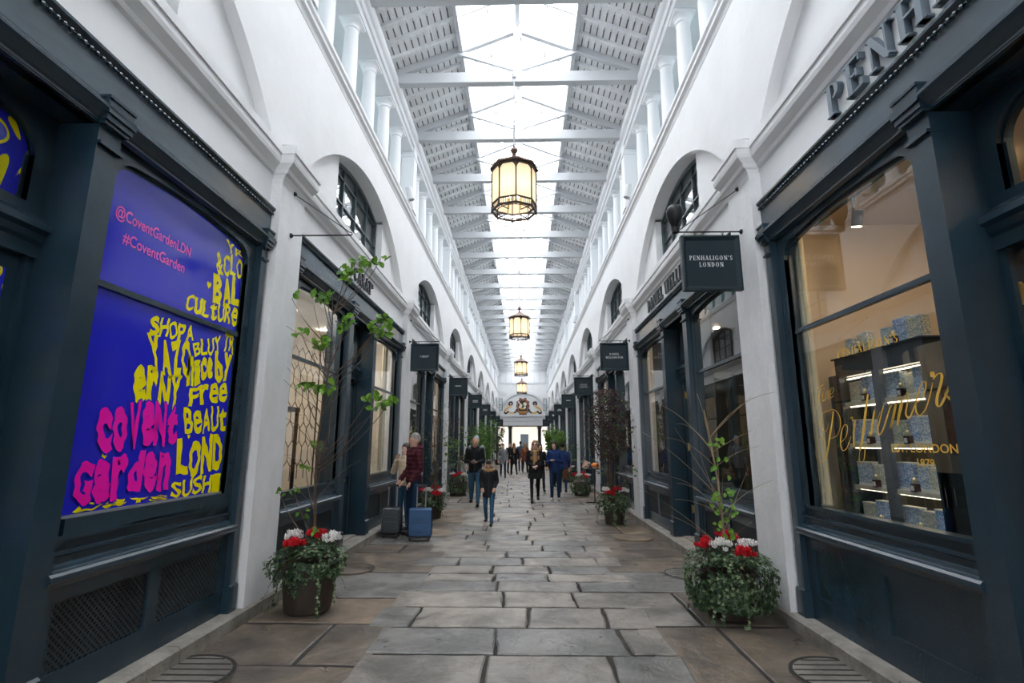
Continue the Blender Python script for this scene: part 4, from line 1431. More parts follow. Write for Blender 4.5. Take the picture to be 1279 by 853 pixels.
# ================================================================== GOLD LETTERING ON THE PERFUME WINDOW
SCRIPT_STROKES = [
    ( [(4.58, 2.07), (4.538, 2.082), (4.472, 2.098)] , 0.0047 ),
    ( [(4.523, 2.077), (4.56, 2.009), (4.588, 1.94)] , 0.0116 ),
    ( [(4.574, 2.008), (4.517, 2.013)] , 0.0035 ),
    ( [(4.588, 1.94), (4.633, 1.904), (4.66, 1.939), (4.637, 2.003)] , 0.0023 ),
    ( [(4.485, 2.038), (4.508, 1.992), (4.506, 1.959), (4.476, 1.973)] , 0.0081 ),
    ( [(4.47, 2.067), (4.467, 2.057)] , 0.007 ),
    ( [(4.444, 2.039), (4.473, 1.963)] , 0.0081 ),
    ( [(4.461, 2.0), (4.428, 2.032), (4.411, 2.031), (4.43, 1.978), (4.414, 1.971)] , 0.0058 ),
    ( [(4.395, 2.0), (4.348, 2.021), (4.341, 2.054), (4.367, 2.054), (4.397, 2.001), (4.382, 1.978), (4.34, 1.995)] , 0.0058 ),
    ( [(4.375, 1.866), (4.403, 1.796), (4.467, 1.662), (4.522, 1.551), (4.591, 1.458)] , 0.0174 ),
    ( [(4.591, 1.458), (4.68, 1.45), (4.712, 1.523), (4.653, 1.626), (4.588, 1.649), (4.554, 1.613), (4.558, 1.563)] , 0.0035 ),
    ( [(4.455, 1.773), (4.497, 1.719), (4.554, 1.704), (4.584, 1.766), (4.547, 1.847), (4.456, 1.876), (4.359, 1.875), (4.301, 1.822), (4.305, 1.744), (4.366, 1.667), (4.464, 1.643)] , 0.007 ),
    ( [(4.32, 1.613), (4.246, 1.659), (4.213, 1.729), (4.243, 1.751), (4.297, 1.696), (4.33, 1.601), (4.309, 1.548), (4.248, 1.575), (4.183, 1.658)] , 0.0105 ),
    ( [(4.164, 1.797), (4.139, 1.805), (4.134, 1.778), (4.083, 1.779)] , 0.0105 ),
    ( [(4.102, 1.785), (4.146, 1.681), (4.159, 1.572)] , 0.014 ),
    ( [(3.916, 1.964), (3.971, 1.832), (4.04, 1.656), (4.096, 1.55)] , 0.0209 ),
    ( [(4.096, 1.55), (4.118, 1.477), (4.097, 1.453), (4.058, 1.49), (4.032, 1.568), (4.047, 1.612), (4.017, 1.623)] , 0.0047 ),
    ( [(3.867, 1.842), (3.908, 1.752), (3.944, 1.66)] , 0.0163 ),
    ( [(3.944, 1.66), (3.874, 1.74), (3.808, 1.828)] , 0.0035 ),
    ( [(3.764, 1.871), (3.823, 1.77), (3.869, 1.686), (3.854, 1.662), (3.801, 1.705), (3.713, 1.833), (3.679, 1.867)] , 0.0128 ),
    ( [(3.635, 1.879), (3.679, 1.794), (3.73, 1.706)] , 0.0186 ),
    ( [(3.73, 1.706), (3.649, 1.854), (3.604, 1.914), (3.579, 1.91)] , 0.0035 ),
    ( [(3.576, 1.899), (3.617, 1.811), (3.658, 1.722)] , 0.0186 ),
    ( [(3.658, 1.722), (3.575, 1.859), (3.53, 1.931), (3.508, 1.931)] , 0.0035 ),
    ( [(3.507, 1.923), (3.541, 1.846), (3.56, 1.798), (3.538, 1.767), (3.501, 1.804), (3.455, 1.87)] , 0.0105 ),
    ( [(3.457, 1.86), (3.393, 1.893), (3.349, 1.961), (3.355, 1.991), (3.394, 1.966), (3.451, 1.879), (3.465, 1.812), (3.439, 1.783), (3.384, 1.816), (3.33, 1.897), (3.291, 1.978)] , 0.0105 ),
    ( [(3.28, 2.045), (3.285, 2.01)] , 0.0279 ),
    ( [(3.285, 1.996), (3.238, 2.026), (3.212, 2.015), (3.225, 1.97), (3.27, 1.892), (3.283, 1.842), (3.262, 1.829), (3.215, 1.878), (3.165, 1.954), (3.109, 2.064)] , 0.0174 ),
    ( [(3.111, 2.065), (3.117, 1.985), (3.112, 1.922), (3.135, 1.875), (3.17, 1.861), (3.197, 1.883)] , 0.0233 ),
    ( [(3.197, 1.883), (3.211, 1.896), (3.181, 1.929), (3.168, 1.95)] , 0.0093 ),
]
def ribbon(mb, pts, w, f):
    """calligraphic stroke: thin at the ends, full in the middle"""
    if len(pts) == 2 and len(SCRIPT_STROKES) < 0: return
    P_ = [Vector(p) for p in pts]
    dense = []
    n = len(P_)
    for i in range(n - 1):
        p0 = P_[max(0, i - 1)]; p1 = P_[i]; p2 = P_[i + 1]; p3 = P_[min(n - 1, i + 2)]
        for q in range(6):
            t = q / 6
            dense.append(.5 * ((2 * p1) + (-p0 + p2) * t + (2 * p0 - 5 * p1 + 4 * p2 - p3) * t * t + (-p0 + 3 * p1 - 3 * p2 + p3) * t ** 3))
    dense.append(P_[-1])
    L = len(dense)
    vs = []
    for i, p in enumerate(dense):
        d = dense[min(i + 1, L - 1)] - dense[max(i - 1, 0)]
        d.normalize()
        nn = Vector((-d.y, d.x))
        # downstrokes (steep) are broad, others fine
        broad = abs(d.y) ** 1.5
        ww = w * (.22 + .78 * broad) * (.35 + .65 * math.sin(PI * min(1, max(0, (i + .6) / L))) ** .5)
        ww = max(ww * 1.45, .0045)
        vs.append(f(*(p + nn * ww / 2))); vs.append(f(*(p - nn * ww / 2)))
    mb.add(vs, [(2 * i, 2 * i + 1, 2 * i + 3, 2 * i + 2) for i in range(L - 1)])

def perfume_window():
    root = FRONTS[(1, 0)]
    yc = bay_y(0)
    f = lambda y, z: (.1735, y - yc, z)
    m = MB()
    for pts, w in SCRIPT_STROKES: ribbon(m, pts, w, f)
    m.build('gold_script', M['gold'], root)
    m = MB()
    def plain(txt, yl, yr, zb, zt, bold=.012):
        vs, fs = text_mesh(txt, .1, bold=bold * .1)
        x0 = min(v.x for v in vs); x1 = max(v.x for v in vs); y0 = min(v.y for v in vs); y1 = max(v.y for v in vs)
        m.add([f(yl + (yr - yl) * (v.x - x0) / (x1 - x0), zb + (zt - zb) * (v.y - y0) / (y1 - y0)) for v in vs], fs)
    plain('EST. LONDON', 3.745, 3.18, 1.545, 1.60); plain('1879', 3.52, 3.375, 1.455, 1.508)
    polys, w = serif_polys("PENHALIGON'S", .062, .12, 1.15)
    T = Matrix(((0, 0, -1, .1735), (-1, 0, 0, 3.88 - yc), (0, 1, 0, 2.315), (0, 0, 0, 1)))
    add_polys(m, polys, T, .0008)
    m.build('gold_small_lettering', M['gold'], root)
perfume_window()

# ================================================================== THINGS INSIDE THE PERFUME WINDOW
CARD = [patchwork_mat('toile_print_' + str(i), c, 34) for i, c in enumerate([
    ((.85, .85, .80), (.26, .38, .52), (.74, .80, .82), (.14, .22, .30)), ((.88, .86, .76), (.40, .44, .38), (.78, .74, .56), (.20, .26, .22)),
    ((.84, .86, .88), (.18, .32, .60), (.62, .74, .86), (.36, .30, .44))])]
M['box_white'] = principled('white_card', (.80, .79, .74), .5)
M['amber'] = principled('dark_perfume_glass', (.06, .02, .02), .15, spec=.8)
def perfume_things():
    X = lambda d: W + d
    cab = thing('display_cabinet', 'dark blue open display cabinet of lit shelves inside the perfume shop window', 'cabinet', (X(.50), 4.28, KERB))
    y0, y1 = -.53, .55
    fr = MB()
    for a, b in ((y0, y0 + .05), (-.03, .06), (y1 - .05, y1 + .12)): fr.box(0, .04, a, b, 0, 2.10)
    fr.box(0, .30, y0, y1, 2.07, 2.24); fr.box(-.02, .32, y0 - .02, y1 + .02, 2.235, 2.25); fr.box(0, .30, y0, y1, 0, .80)
    fr.box(0, .30, y0, y0 + .03, .8, 2.1); fr.box(0, .30, y1 - .03, y1, .8, 2.1)
    fr.build('frame', M['paint'], cab)
    bp = MB(); bp.box(.285, .30, y0, y1, .8, 2.1); bp.build('back_panel', M['olive_wall'], cab)
    SZ = [.93, 1.25, 1.60, 1.96]
    for z in SZ:
        s = MB(); s.box(.03, .285, y0 + .03, y1 - .03, z - KERB - .03, z - KERB); s.box(.02, .03, y0 + .05, -.03, z - KERB - .03, z - KERB + .005); s.box(.02, .03, .06, y1 - .05, z - KERB - .03, z - KERB + .005)
        sh = s.build('shelf', principled('pale_shelf', (.62, .58, .44), .5), cab)
        s = MB(); s.box(.06, .075, y0 + .06, y1 - .06, z - KERB - .038, z - KERB - .030); s.build('shelf_light', M['led'], sh)
    s = MB(); s.box(.06, .075, y0 + .06, y1 - .06, 2.05, 2.06); s.build('shelf_light', M['led'], cab)
    # gift boxes and bottles
    def gift_box(w, h, d, mat, open_=False):
        t = thing('perfume_box', '', 'box')
        b = MB(); b.box(0, d, -w / 2, w / 2, 0, h); b.build('carton', mat, t)
        l = MB(); l.box(-.002, d + .002, -w / 2 - .002, w / 2 + .002, 0, .022); l.box(-.002, d + .002, -w / 2 - .002, w / 2 + .002, h - .006, h + .002); l.build('white_edge', M['box_white'], t)
        return t
    protos = [gift_box(.18, .20, .06, CARD[0]), gift_box(.15, .18, .06, CARD[1]), gift_box(.17, .21, .06, CARD[2]), gift_box(.11, .16, .05, CARD[0])]
    used = [False] * 4
    bt = thing('perfume_bottle', '', 'bottle')
    b = MB(); b.prism([(-.022, -.022), (.022, -.022), (.022, .022), (-.022, .022)], 0, .06, 'z'); b.build('flacon', M['amber'], bt)
    b = MB(); b.lathe([(.008, .06), (.014, .065), (.018, .085), (.012, .10), (.002, .106)], seg=10); b.build('stopper', principled('gilt_stopper', (.75, .62, .35), .3, metal=.7), bt, smooth=True)
    b = MB(); b.box(-.0235, -.0225, -.016, .016, .01, .045); b.build('label', M['box_white'], bt)
    bused = False
    rows = [('on top of the cabinet', 2.37, 'gift boxes on top of the perfume cabinet'), ('on the top shelf', 1.96, 'gift boxes on the top perfume shelf'),
            ('on the second shelf', 1.60, 'gift boxes on the second perfume shelf'), ('on the third shelf', 1.25, 'gift boxes on the third perfume shelf'),
            ('on the lowest shelf', .93, 'gift boxes on the lowest perfume shelf')]
    lay = [(4.68, 0, 'nearest the white pier'), (4.49, 1, 'just left of the cabinet upright'), (4.20, 2, 'just right of the cabinet upright'), (4.05, 0, 'behind the right-hand bottle'), (3.88, 1, 'at the doorway end')]
    for ri, (txt, z, grp) in enumerate(rows):
        for (y, pi_, where) in lay:
            pr = (pi_ + ri) % 3 if ri else [3, 1, 3, 2, 1][lay.index((y, pi_, where))]
            o = protos[pr]
            if used[pr]: o = dup(o)
            used[pr] = True
            o.location = (X(.56 + (.03 if y == 4.05 else 0)), y, z); o.rotation_euler = (0, 0, random.Random(int(y * 50 + ri)).uniform(-.12, .12))
            o['label'] = 'toile printed box %s, %s' % (txt, where); o['group'] = grp
        for y, where in ((4.49, 'left of the upright'), (4.06, 'right of the upright')):
            o = dup(bt) if bused else bt
            bused = True
            o.location = (X(.525), y, z); o['label'] = 'dark perfume bottle %s, %s' % (txt, where); o['group'] = 'perfume bottles in the window cabinet'
    for i in range(4):
        if not used[i]:
            for c in list(protos[i].children): bpy.data.objects.remove(c)
            bpy.data.objects.remove(protos[i])
    # ceiling spotlights on a track
    tr = MB(); tr.box(-.02, .02, -1.1, 1.1, -.03, 0)
    t = tr.build('light_track', M['iron'], loc=(X(.62), 4.0, 3.835)); tag(t, 'black ceiling light track inside the perfume shop window', 'light track')
    for i, (y, lb) in enumerate(((4.45, 'black ceiling spotlight in the perfume window, nearer the white pier'), (3.62, 'black ceiling spotlight in the perfume window, nearer the doorway'))):
        s = thing('spotlight', lb, 'spotlight', (X(.62), y, 3.80), 0, 'spotlights in the perfume window')
        b = MB(); b.tube([(0, 0, 0), (0, 0, -.12)], .012, 8); b.build('stem', M['iron'], s)
        b = MB(); b.lathe([(.045, 0), (.045, .14), (.02, .15)], (0, 0, 0), 16, T=Matrix.Translation((0, 0, -.28)) @ Matrix.Rotation(.3, 4, 'X')); b.build('can', M['iron'], s, smooth=True)
        b = MB(); b.lathe([(.038, -.004), (.038, 0)], (0, 0, 0), 16, T=Matrix.Translation((0, 0, -.28)) @ Matrix.Rotation(.3, 4, 'X')); b.build('lamp', M['spot_face'], s)
    # cream curtain edge at the far side of the window and brown shelving deeper in
    c = MB()
    for i in range(5): c.lathe([(.022, 0), (.022, 2.5)], (.26 + (i % 2) * .02, i * .028, 0), 10)
    tag(c.build('curtain', principled('cream_curtain', (.75, .64, .42), .8), loc=(X(0), 4.74, 1.08), smooth=True), 'narrow cream curtain at the pier end of the perfume window', 'curtain')
    d = thing('bookcase', 'tall dark wooden shelving deep inside the perfume shop', 'shelving', (X(1.3), 3.95, KERB + .02))
    b = MB(); b.box(0, .3, -1.1, 1.1, 0, .95); b.box(0, .3, -1.1, -1.06, .9, 2.35); b.box(0, .3, -.4, -.36, .9, 2.35); b.box(0, .3, 1.06, 1.1, .9, 2.35); b.box(.27, .3, -1.1, 1.1, .9, 2.35); b.box(0, .3, -1.1, 1.1, 2.3, 2.35)
    b.build('carcass', principled('dark_brown_wood', (.05, .022, .014), .4), d)
    for z in (1.3, 1.68, 2.08):
        b = MB(); b.box(0, .28, -1.07, 1.07, z, z + .03); b.build('shelf', bpy.data.materials['dark_brown_wood'], d)
    # open door beyond: bright red and white display of small goods inside the doorway
    d = thing('goods_rack', 'colourful rack of small packets just inside the perfume shop doorway', 'rack', (X(1.0), 2.72, KERB + .02))
    b = MB(); b.box(0, .35, -.02, .0, 0, 2.5); b.build('back_panel', principled('pale_panel', (.75, .68, .58), .6), d)
    rr = random.Random(3)
    cols = [principled('packet_%d' % i, c, .4) for i, c in enumerate([(.65, .03, .03), (.75, .72, .66), (.08, .30, .12), (.70, .45, .05), (.05, .06, .10)])]
    for i in range(12):
        b = MB(); b.box(.02, .13, -.05, -.02, .35 + i * .17, .48 + i * .17); b.build('packet', cols[rr.randrange(5)], d)
perfume_things()

# ================================================================== JEWELLERY SHOP INTERIOR (poster side, second bay)
def jewellery_things():
    yc = bay_y(1)
    X = lambda d: -(W + d)
    # tall black framed case with flowers
    c = thing('display_case', 'tall black framed glass display case behind the sapling', 'display case', (X(.75), 7.25, KERB + .02), PI)
    fr = MB()
    w, dp, h = .72, .40, 1.95
    for y in (-w / 2, w / 2):
        for x in (0, dp): fr.box(x - .02, x + .02, y - .02, y + .02, 0, h)
    for z in (.72, h): fr.box(-.03, dp + .03, -w / 2 - .03, w / 2 + .03, z - .03, z + .03)
    fr.build('frame', M['iron'], c)
    for i in range(9):
        b = MB(); b.tube([(-.0, -w / 2 + w * i / 8, 0), (-.0, -w / 2 + w * i / 8, .70)], .008, 6); b.build('baluster', M['iron'], c)
    b = MB(); b.box(.0, dp, -w / 2, w / 2, 1.3, 1.315); b.build('glass_shelf', M['glass'], c)
    rr = random.Random(8)
    for i, (yy, zz, col, nm) in enumerate(((-.18, .75, (.80, .68, .52), 'cream'), (.02, .75, (.75, .25, .32), 'pink'), (.20, .75, (.72, .66, .58), 'ivory'))):
        v = thing('flower_vase', 'small vase of %s flowers inside the black display case' % nm, 'vase', (X(.95), 7.25 - yy, .87), 0, 'flower vases in the display case')
        b = MB(); b.lathe([(.04, 0), (.06, .05), (.035, .14), (.045, .16)], seg=12); b.build('vase', principled('vase_' + nm, (.6, .6, .58), .2), v, smooth=True)
        b = MB()
        for q in range(14):
            a = rr.uniform(0, 6.3); r = rr.uniform(0, .09); b.ball((r * math.cos(a), r * math.sin(a), .22 + rr.uniform(-.04, .07)), .03, 7, 5)
        b.build('blooms', principled('blooms_' + nm, col, .7), v)
    # hexagonal wire screen standing in the window
    h = MB()
    R = .17
    for i in range(9):
        for j in range(7):
            cy = -1.0 + i * R * 1.732 * .72 + (j % 2) * R * .866 * .72; cz = 1.1 + j * R * 1.5
            if cy > .62: continue
            for q in range(3):
                a = PI / 3 * q + PI / 6; b2 = a + PI / 3
                h.tube([(0, cy + R * .72 * math.cos(a), cz + R * math.sin(a)), (0, cy + R * .72 * math.cos(b2), cz + R * math.sin(b2))], .006, 4)
    for y in (-1.08, .70): h.tube([(0, y, .02), (0, y, 2.95)], .012, 6)
    t = h.build('wire_screen', principled('bronze_wire', (.10, .05, .03), .4, metal=.5), loc=(X(.50), 7.0, KERB)); tag(t, 'hexagonal bronze wire screen behind the jewellery shop window', 'screen')
    # right-hand window: coral picture panel, lamp stand, curtain
    p = thing('art_panel', 'tall picture panel with coral and orange brushstrokes above a white band', 'picture', (X(.62), 10.05, KERB + .02))
    b = MB(); b.box(-.02, .02, -.48, .48, .82, 2.75); b.build('panel', M['box_white'], p)
    b = MB(); b.box(.021, .024, -.46, .46, 1.25, 2.6); b.build('print', patchwork_mat('coral_brushstrokes', ((.80, .62, .52), (.70, .16, .06), (.82, .36, .20), (.84, .72, .66)), 5, .5), p)
    b = MB(); b.box(-.02, .02, -.3, .3, 0, .85); b.build('plinth', M['paint'], p)
    l = thing('lamp_stand', 'slim black lamp stand in front of the coral picture', 'lamp', (X(.46), 9.78, KERB + .02))
    b = MB(); b.lathe([(.10, 0), (.10, .02), (.015, .03)], seg=14); b.build('base', M['iron'], l)
    b = MB(); b.tube([(0, 0, .02), (0, 0, 2.15)], .014, 8); b.build('pole', M['iron'], l)
    b = MB(); b.lathe([(.05, 2.13), (.09, 2.17), (.09, 2.2), (.02, 2.24)], seg=14); b.build('lamp_head', M['iron'], l)
    c = MB()
    for i in range(7): c.lathe([(.024, 0), (.022, 2.5)], ((i % 2) * .025, i * .032, 0), 10)
    tag(c.build('curtain', principled('beige_curtain', (.62, .54, .40), .8), loc=(X(.34), 10.62, 1.08), smooth=True), 'beige curtain at the far end of the jewellery window', 'curtain')
    c = MB(); c.box(0, .35, -.55, .55, 0, 1.0)
    b = thing('counter', 'low dark counter in the jewellery shop window by the pier', 'counter', (X(1.7), 8.42, KERB + .02), PI)
    c.build('body', M['paint'], b); c = MB(); c.box(-.03, .38, -.58, .58, 1.0, 1.03); c.build('top', M['box_white'], b)
jewellery_things()

# ================================================================== WATCH SHOP INTERIOR (perfume side, second bay)
def watch_things():
    X = lambda d: W + d
    t = thing('display_table', 'wooden display table with warm lit top inside the watch shop', 'table', (X(1.3), 6.9, KERB + .02))
    b = MB(); b.box(-.35, .35, -.7, .7, .93, .98); b.build('table_top', principled('oak', (.45, .25, .11), .4), t)
    for sx in (-.3, .3):
        for sy in (-.64, .64):
            b = MB(); b.box(sx - .025, sx + .025, sy - .025, sy + .025, 0, .93); b.build('leg', M['iron'], t)
    b = MB()
    for i in range(9): b.tube([(-.2 + (i % 3) * .2, -.55 + i * .135, .98), (-.2 + (i % 3) * .2, -.55 + i * .135, 1.06)], .035, 8)
    b.build('watch_stands', M['box_white'], t)
    for i, y in enumerate((6.25, 6.75, 7.2)):
        l = thing('pendant_lamp', 'small glowing pendant bulb in the watch shop, %s' % ('nearest the white pier', 'middle of three', 'nearest the doorway')[i], 'pendant lamp', (X(1.0 + .2 * i), y, 3.83), 0, 'pendant bulbs in the watch shop')
        b = MB(); b.tube([(0, 0, 0), (0, 0, -1.2 + .1 * i)], .006, 5); b.build('cord', M['iron'], l)
        b = MB(); b.ball((0, 0, -1.25 + .1 * i), .05, 10, 7); b.build('bulb', M['bulb'], l, smooth=True)
    s = thing('wall_shelf', 'brown shelf unit with warm light at the back of the watch shop', 'shelving', (X(2.9), 7.2, KERB + .02))
    b = MB(); b.box(0, .3, -1.2, 1.2, 0, .8)
    for z in (1.2, 1.6, 2.0): b.box(0, .3, -1.2, 1.2, z, z + .04)
    for y in (-1.2, -.4, .4, 1.16): b.box(0, .3, y, y + .04, .8, 2.04)
    b.build('carcass', principled('warm_brown_wood', (.22, .11, .05), .5), s)
    b = MB()
    for z in (1.19, 1.59, 1.99): b.box(.02, .05, -1.15, 1.15, z - .015, z)
    b.build('shelf_light', M['led'], s)
    p = thing('standing_board', 'white upright display panel behind the watch shop far window', 'panel', (X(.55), 10.35, KERB + .02))
    b = MB(); b.box(-.02, .02, -.12, .12, .9, 3.2); b.build('panel', M['box_white'], p); b = MB(); b.box(-.02, .02, -.05, .05, 0, .9); b.build('post', M['iron'], p)
    m = thing('display_stand', 'small stand of pale watch cards in the far watch window', 'stand', (X(.5), 9.85, KERB + .02))
    b = MB(); b.box(-.1, .1, -.3, .3, .95, .98); b.build('shelf', M['box_white'], m)
    b = MB(); b.box(-.04, .04, -.05, .05, 0, .95); b.build('post', M['iron'], m)
    for i in range(3):
        b = MB(); b.box(-.02, .02, -.22 + i * .18, -.10 + i * .18, .98, 1.2 + .06 * (i % 2)); b.build('card', CARD[i], m)
watch_things()

# warm goods and backdrops in the shops further along: one lit showcase each side of every door
def far_showcases():
    cols = {('L', 2): (.75, .42, .16), ('L', 3): (.62, .40, .28), ('L', 4): (.06, .08, .45), ('R', 2): (.30, .22, .18), ('R', 3): (.85, .38, .12)}
    for sd in ('L', 'R'):
        side = -1 if sd == 'L' else 1
        for k in range(2, 6):
            c = cols.get((sd, k), (.5, .36, .24))
            for e, s in enumerate((-1, 1)):
                t = thing('showcase', 'window display in the %s shop along the %s side, its %s window' % (('third', 'fourth', 'fifth', 'sixth')[k - 2], 'poster' if side < 0 else 'perfume shop', 'nearer' if s < 0 else 'farther'),
                          'window display', (side * (W + .60), bay_y(k) + s * 1.62, KERB + .02), 0, 'window displays in the shops further along')
                b = MB(); b.box(-.15, .15, -.6, .6, 0, .85); b.build('plinth', M['olive_wall'], t)
                b = MB(); b.box(.10 * side, .12 * side, -.45, .45, 1.0, 2.5) if side > 0 else b.box(-.12, -.10, -.45, .45, 1.0, 2.5)
                b.build('backdrop', patchwork_mat('display_%s%d%d' % (sd, k, e), (c, tuple(v * .35 for v in c), tuple(min(1, v * 1.3) for v in c), (.75, .66, .50)), 6), t)
                b = MB()
                for i in range(4): b.lathe([(.06, .85), (.07, .95), (.03, 1.10 + .05 * (i % 2)), (.04, 1.14)], (0, -.4 + i * .26, 0), 10)
                b.build('ornaments', M['box_white'] if k % 2 else M['gold'], t)
far_showcases()

# ================================================================== COAT OF ARMS ON THE END WALL
def emblem():
    y = YEND + .16 - .03
    t = thing('coat_of_arms', 'carved black and gold coat of arms with curling ribbons under the end arch', 'coat of arms', (-.0, y, 4.55))
    bl = principled('black_enamel', (.012, .012, .018), .4); gd = principled('gilded_carving', (.72, .42, .12), .4, metal=.3); rd = principled('orange_red_enamel', (.62, .16, .03), .5); cr = principled('cream_carving', (.72, .66, .50), .5)
    b = MB()
    out = [(0, 0), (.22, .05), (.34, -.02), (.40, .18), (.62, .35), (.55, .62), (.70, .9), (.62, 1.15), (.68, 1.38), (.42, 1.50), (.34, 1.78), (.15, 1.72), (0, 1.62)]
    pts = out + [(-x, z) for x, z in reversed(out[1:-1])]
    b.prism([(x, z) for x, z in pts], -.10, .03, 'y'); b.build('shield', bl, t)
    b = MB(); pts2 = [(x * .88, .08 + z * .9) for x, z in pts]; 
    b.prism([(x * .86, .10 + z * .88) for x, z in pts], -.115, -.10, 'y'); b.build('border', rd, t)
    b = MB(); b.prism([(x * .76, .18 + z * .78) for x, z in pts], -.13, -.11, 'y'); b.build('field', bl, t)
    b = MB()
    for cx, cz, r in ((.22, 1.12, .19), (-.2, .98, .15), (.2, .78, .13), (-.27, .82, .16)): b.lathe([(r, 0), (r, .03), (r * .7, .05), (r * .3, .03)], (0, 0, 0), 14, T=Matrix.Translation((cx, -.13, cz)) @ Matrix.Rotation(PI / 2, 4, 'X'))
    b.bar((-.5, -.14, 1.4), (-.1, -.14, .95), .12, .05, up=(0, 1, 0)); b.build('charges', cr, t)
    b = MB(); b.prism([(-.46, .36), (.46, .36), (.36, .26), (-.36, .26)], -.16, -.12, 'y'); b.prism([(-.3, .58), (0, .74), (.3, .58)], -.15, -.12, 'y'); b.build('crest_band', gd, t)
    for s in (-1, 1):
        path = [(.62, .62), (.72, .5), (.78, .32), (1.0, .22), (1.3, .2), (1.55, .28), (1.62, .4), (1.75, .22), (1.98, .12), (2.05, .35), (1.95, .6), (1.6, .85), (1.25, 1.02), (1.15, 1.22), (1.3, 1.36), (1.52, 1.30), (1.55, 1.1), (1.4, 1.0)]
        path = [(x * .93, z) for x, z in path]
        b = MB(); g = MB()
        for i in range(len(path) - 1):
            (x0, z0), (x1, z1) = path[i], path[i + 1]
            (b if (i // 3) % 2 == 0 or i > 11 else g).bar((s * x0, -.06, z0), (s * x1, -.06, z1), .05, .15, up=(-(z1 - z0) * s, 0, (x1 - x0) * 1.0) if False else (0, 0, 1) if abs(x1 - x0) > abs(z1 - z0) else (1, 0, 0))
        r = b.build('ribbon', bl, t); g.build('ribbon_gold', gd, r)
emblem()
# two open steel-framed shutters by the end wall
for s, lb in ((-1, 'narrow glazed lantern panel on the end wall, poster side'), (1, 'narrow glazed lantern panel on the end wall, perfume shop side')):
    t = thing('glazed_panel', lb, 'panel', (s * 2.28, YEND - .5, 4.95), 0, 'glazed panels beside the end arch')
    b = MB()
    for q in (-.16, .16): b.box(q - .02, q + .02, -.02, .02, 0, 1.25)
    for z in (0, .6, 1.23): b.box(-.18, .18, -.02, .02, z, z + .03)
    b.build('frame', M['frame_dark'], t); b = MB(); b.box(*sorted((s * .16, s * .32)), -.015, .015, .28, .31); b.box(*sorted((s * .16, s * .32)), -.015, .015, .9, .93); b.build('wall_arm', M['iron'], t); b = MB(); b.box(-.16, .16, -.003, .003, 0, 1.25); b.build('pane', M['glass_arch'], t)

# ================================================================== DRAIN COVERS, SENSOR, SPOT
def drains():
    for i, (x, y, r, lb) in enumerate(((-2.33, 3.98, .36, 'round slotted stone drain cover by the kerb, nearest the poster windows'), (2.32, 4.08, .33, 'round slotted stone drain cover by the kerb, below the perfume window'),
                             (-2.15, 7.15, .30, 'plain round cover in the paving beside the jewellery shop step'), (2.16, 7.0, .30, 'round slotted cover beyond the flower pot by the watch shop'),
                             (2.0, 9.6, .34, 'large worn round patch in paving near the purple bush'))):
        t = thing('drain_cover', lb, 'drain cover', (x, y, .0), 0, 'round covers set in the paving')
        b = MB(); b.lathe([(r, -.005), (r, .006), (r - .02, .007)], seg=36); b.build('cover', STONES[(0, 0, 4, 0, 3)[i]], t)
        b = MB()
        for q in range(36):
            a, c = 2 * PI * q / 36, 2 * PI * (q + 1) / 36
            if i != 4 : b.bar((r * .96 * math.cos(a), r * .96 * math.sin(a), .008), (r * .96 * math.cos(c), r * .96 * math.sin(c), .008), .026 if i < 2 else .014, .004)
        if i != 4: b.build('rim', M['mortar'], t)
        if i in (0, 1, 3):
            b = MB()
            for q in range(7):
                yy = -r * .78 + q * r * .26
                hw = math.sqrt(max(0, (r * .9) ** 2 - yy * yy))
                b.box(-hw, hw, yy - .010, yy + .010, .005, .0085)
            b.build('slot', M['mortar'], t)
drains()
for i, y in enumerate((11.47 - .55, 23.2, 35.4)):
    for s in (-1, 1):
        t = thing('wall_spotlight', '%s white cylinder spotlight on the colonnade ledge, %s side' % (('nearest', 'second', 'third')[i], 'poster' if s < 0 else 'perfume shop'), 'spotlight', (s * (W + .02), y, 7.0), 0, 'white cylinder spotlights on the ledge')
        b = MB(); b.lathe([(.075, 0), (.08, .02), (.08, .30), (.05, .33)], (0, 0, 0), 18, T=Matrix.Translation((-s * .06, 0, .06)) @ Matrix.Rotation(s * .25, 4, 'Y')); b.build('can', M['timber_white'], t, smooth=True)
        b = MB(); b.lathe([(.062, -.003), (.062, .0)], (0, 0, 0), 18, T=Matrix.Translation((-s * .06, 0, .06)) @ Matrix.Rotation(s * .25, 4, 'Y')); b.build('lens', M['cable'], t)
        b = MB(); b.box(-.02, .02, -.02, .02, -.0, .12); b.build('foot', M['timber_white'], t)

# ================================================================== PLANTS
def leaf_mat(name, c1, c2, rough=.45, scale=3.0):
    m, n, out = new_mat(name)
    b = n.nodes.new('ShaderNodeBsdfPrincipled'); b.inputs['Roughness'].default_value = rough
    tc = n.nodes.new('ShaderNodeTexCoord')
    t = n.nodes.new('ShaderNodeTexNoise'); t.inputs['Scale'].default_value = scale * 8; t.inputs['Detail'].default_value = 2
    n.links.new(tc.outputs['Object'], t.inputs['Vector'])
    r = n.nodes.new('ShaderNodeValToRGB'); r.color_ramp.elements[0].position = .38; r.color_ramp.elements[1].position = .62
    r.color_ramp.elements[0].color = (*c2, 1); r.color_ramp.elements[1].color = (*c1, 1)
    n.links.new(t.outputs['Fac'], r.inputs['Fac']); n.links.new(r.outputs['Color'], b.inputs['Base Color'])
    tl = n.nodes.new('ShaderNodeBsdfTranslucent'); n.links.new(r.outputs['Color'], tl.inputs['Color'])
    mx = n.nodes.new('ShaderNodeMixShader'); mx.inputs[0].default_value = .25
    n.links.new(b.outputs[0], mx.inputs[1]); n.links.new(tl.outputs[0], mx.inputs[2]); n.links.new(mx.outputs[0], out.inputs['Surface'])
    return m
M['ivy'] = leaf_mat('ivy_leaf', (.055, .115, .040), (.018, .050, .022))
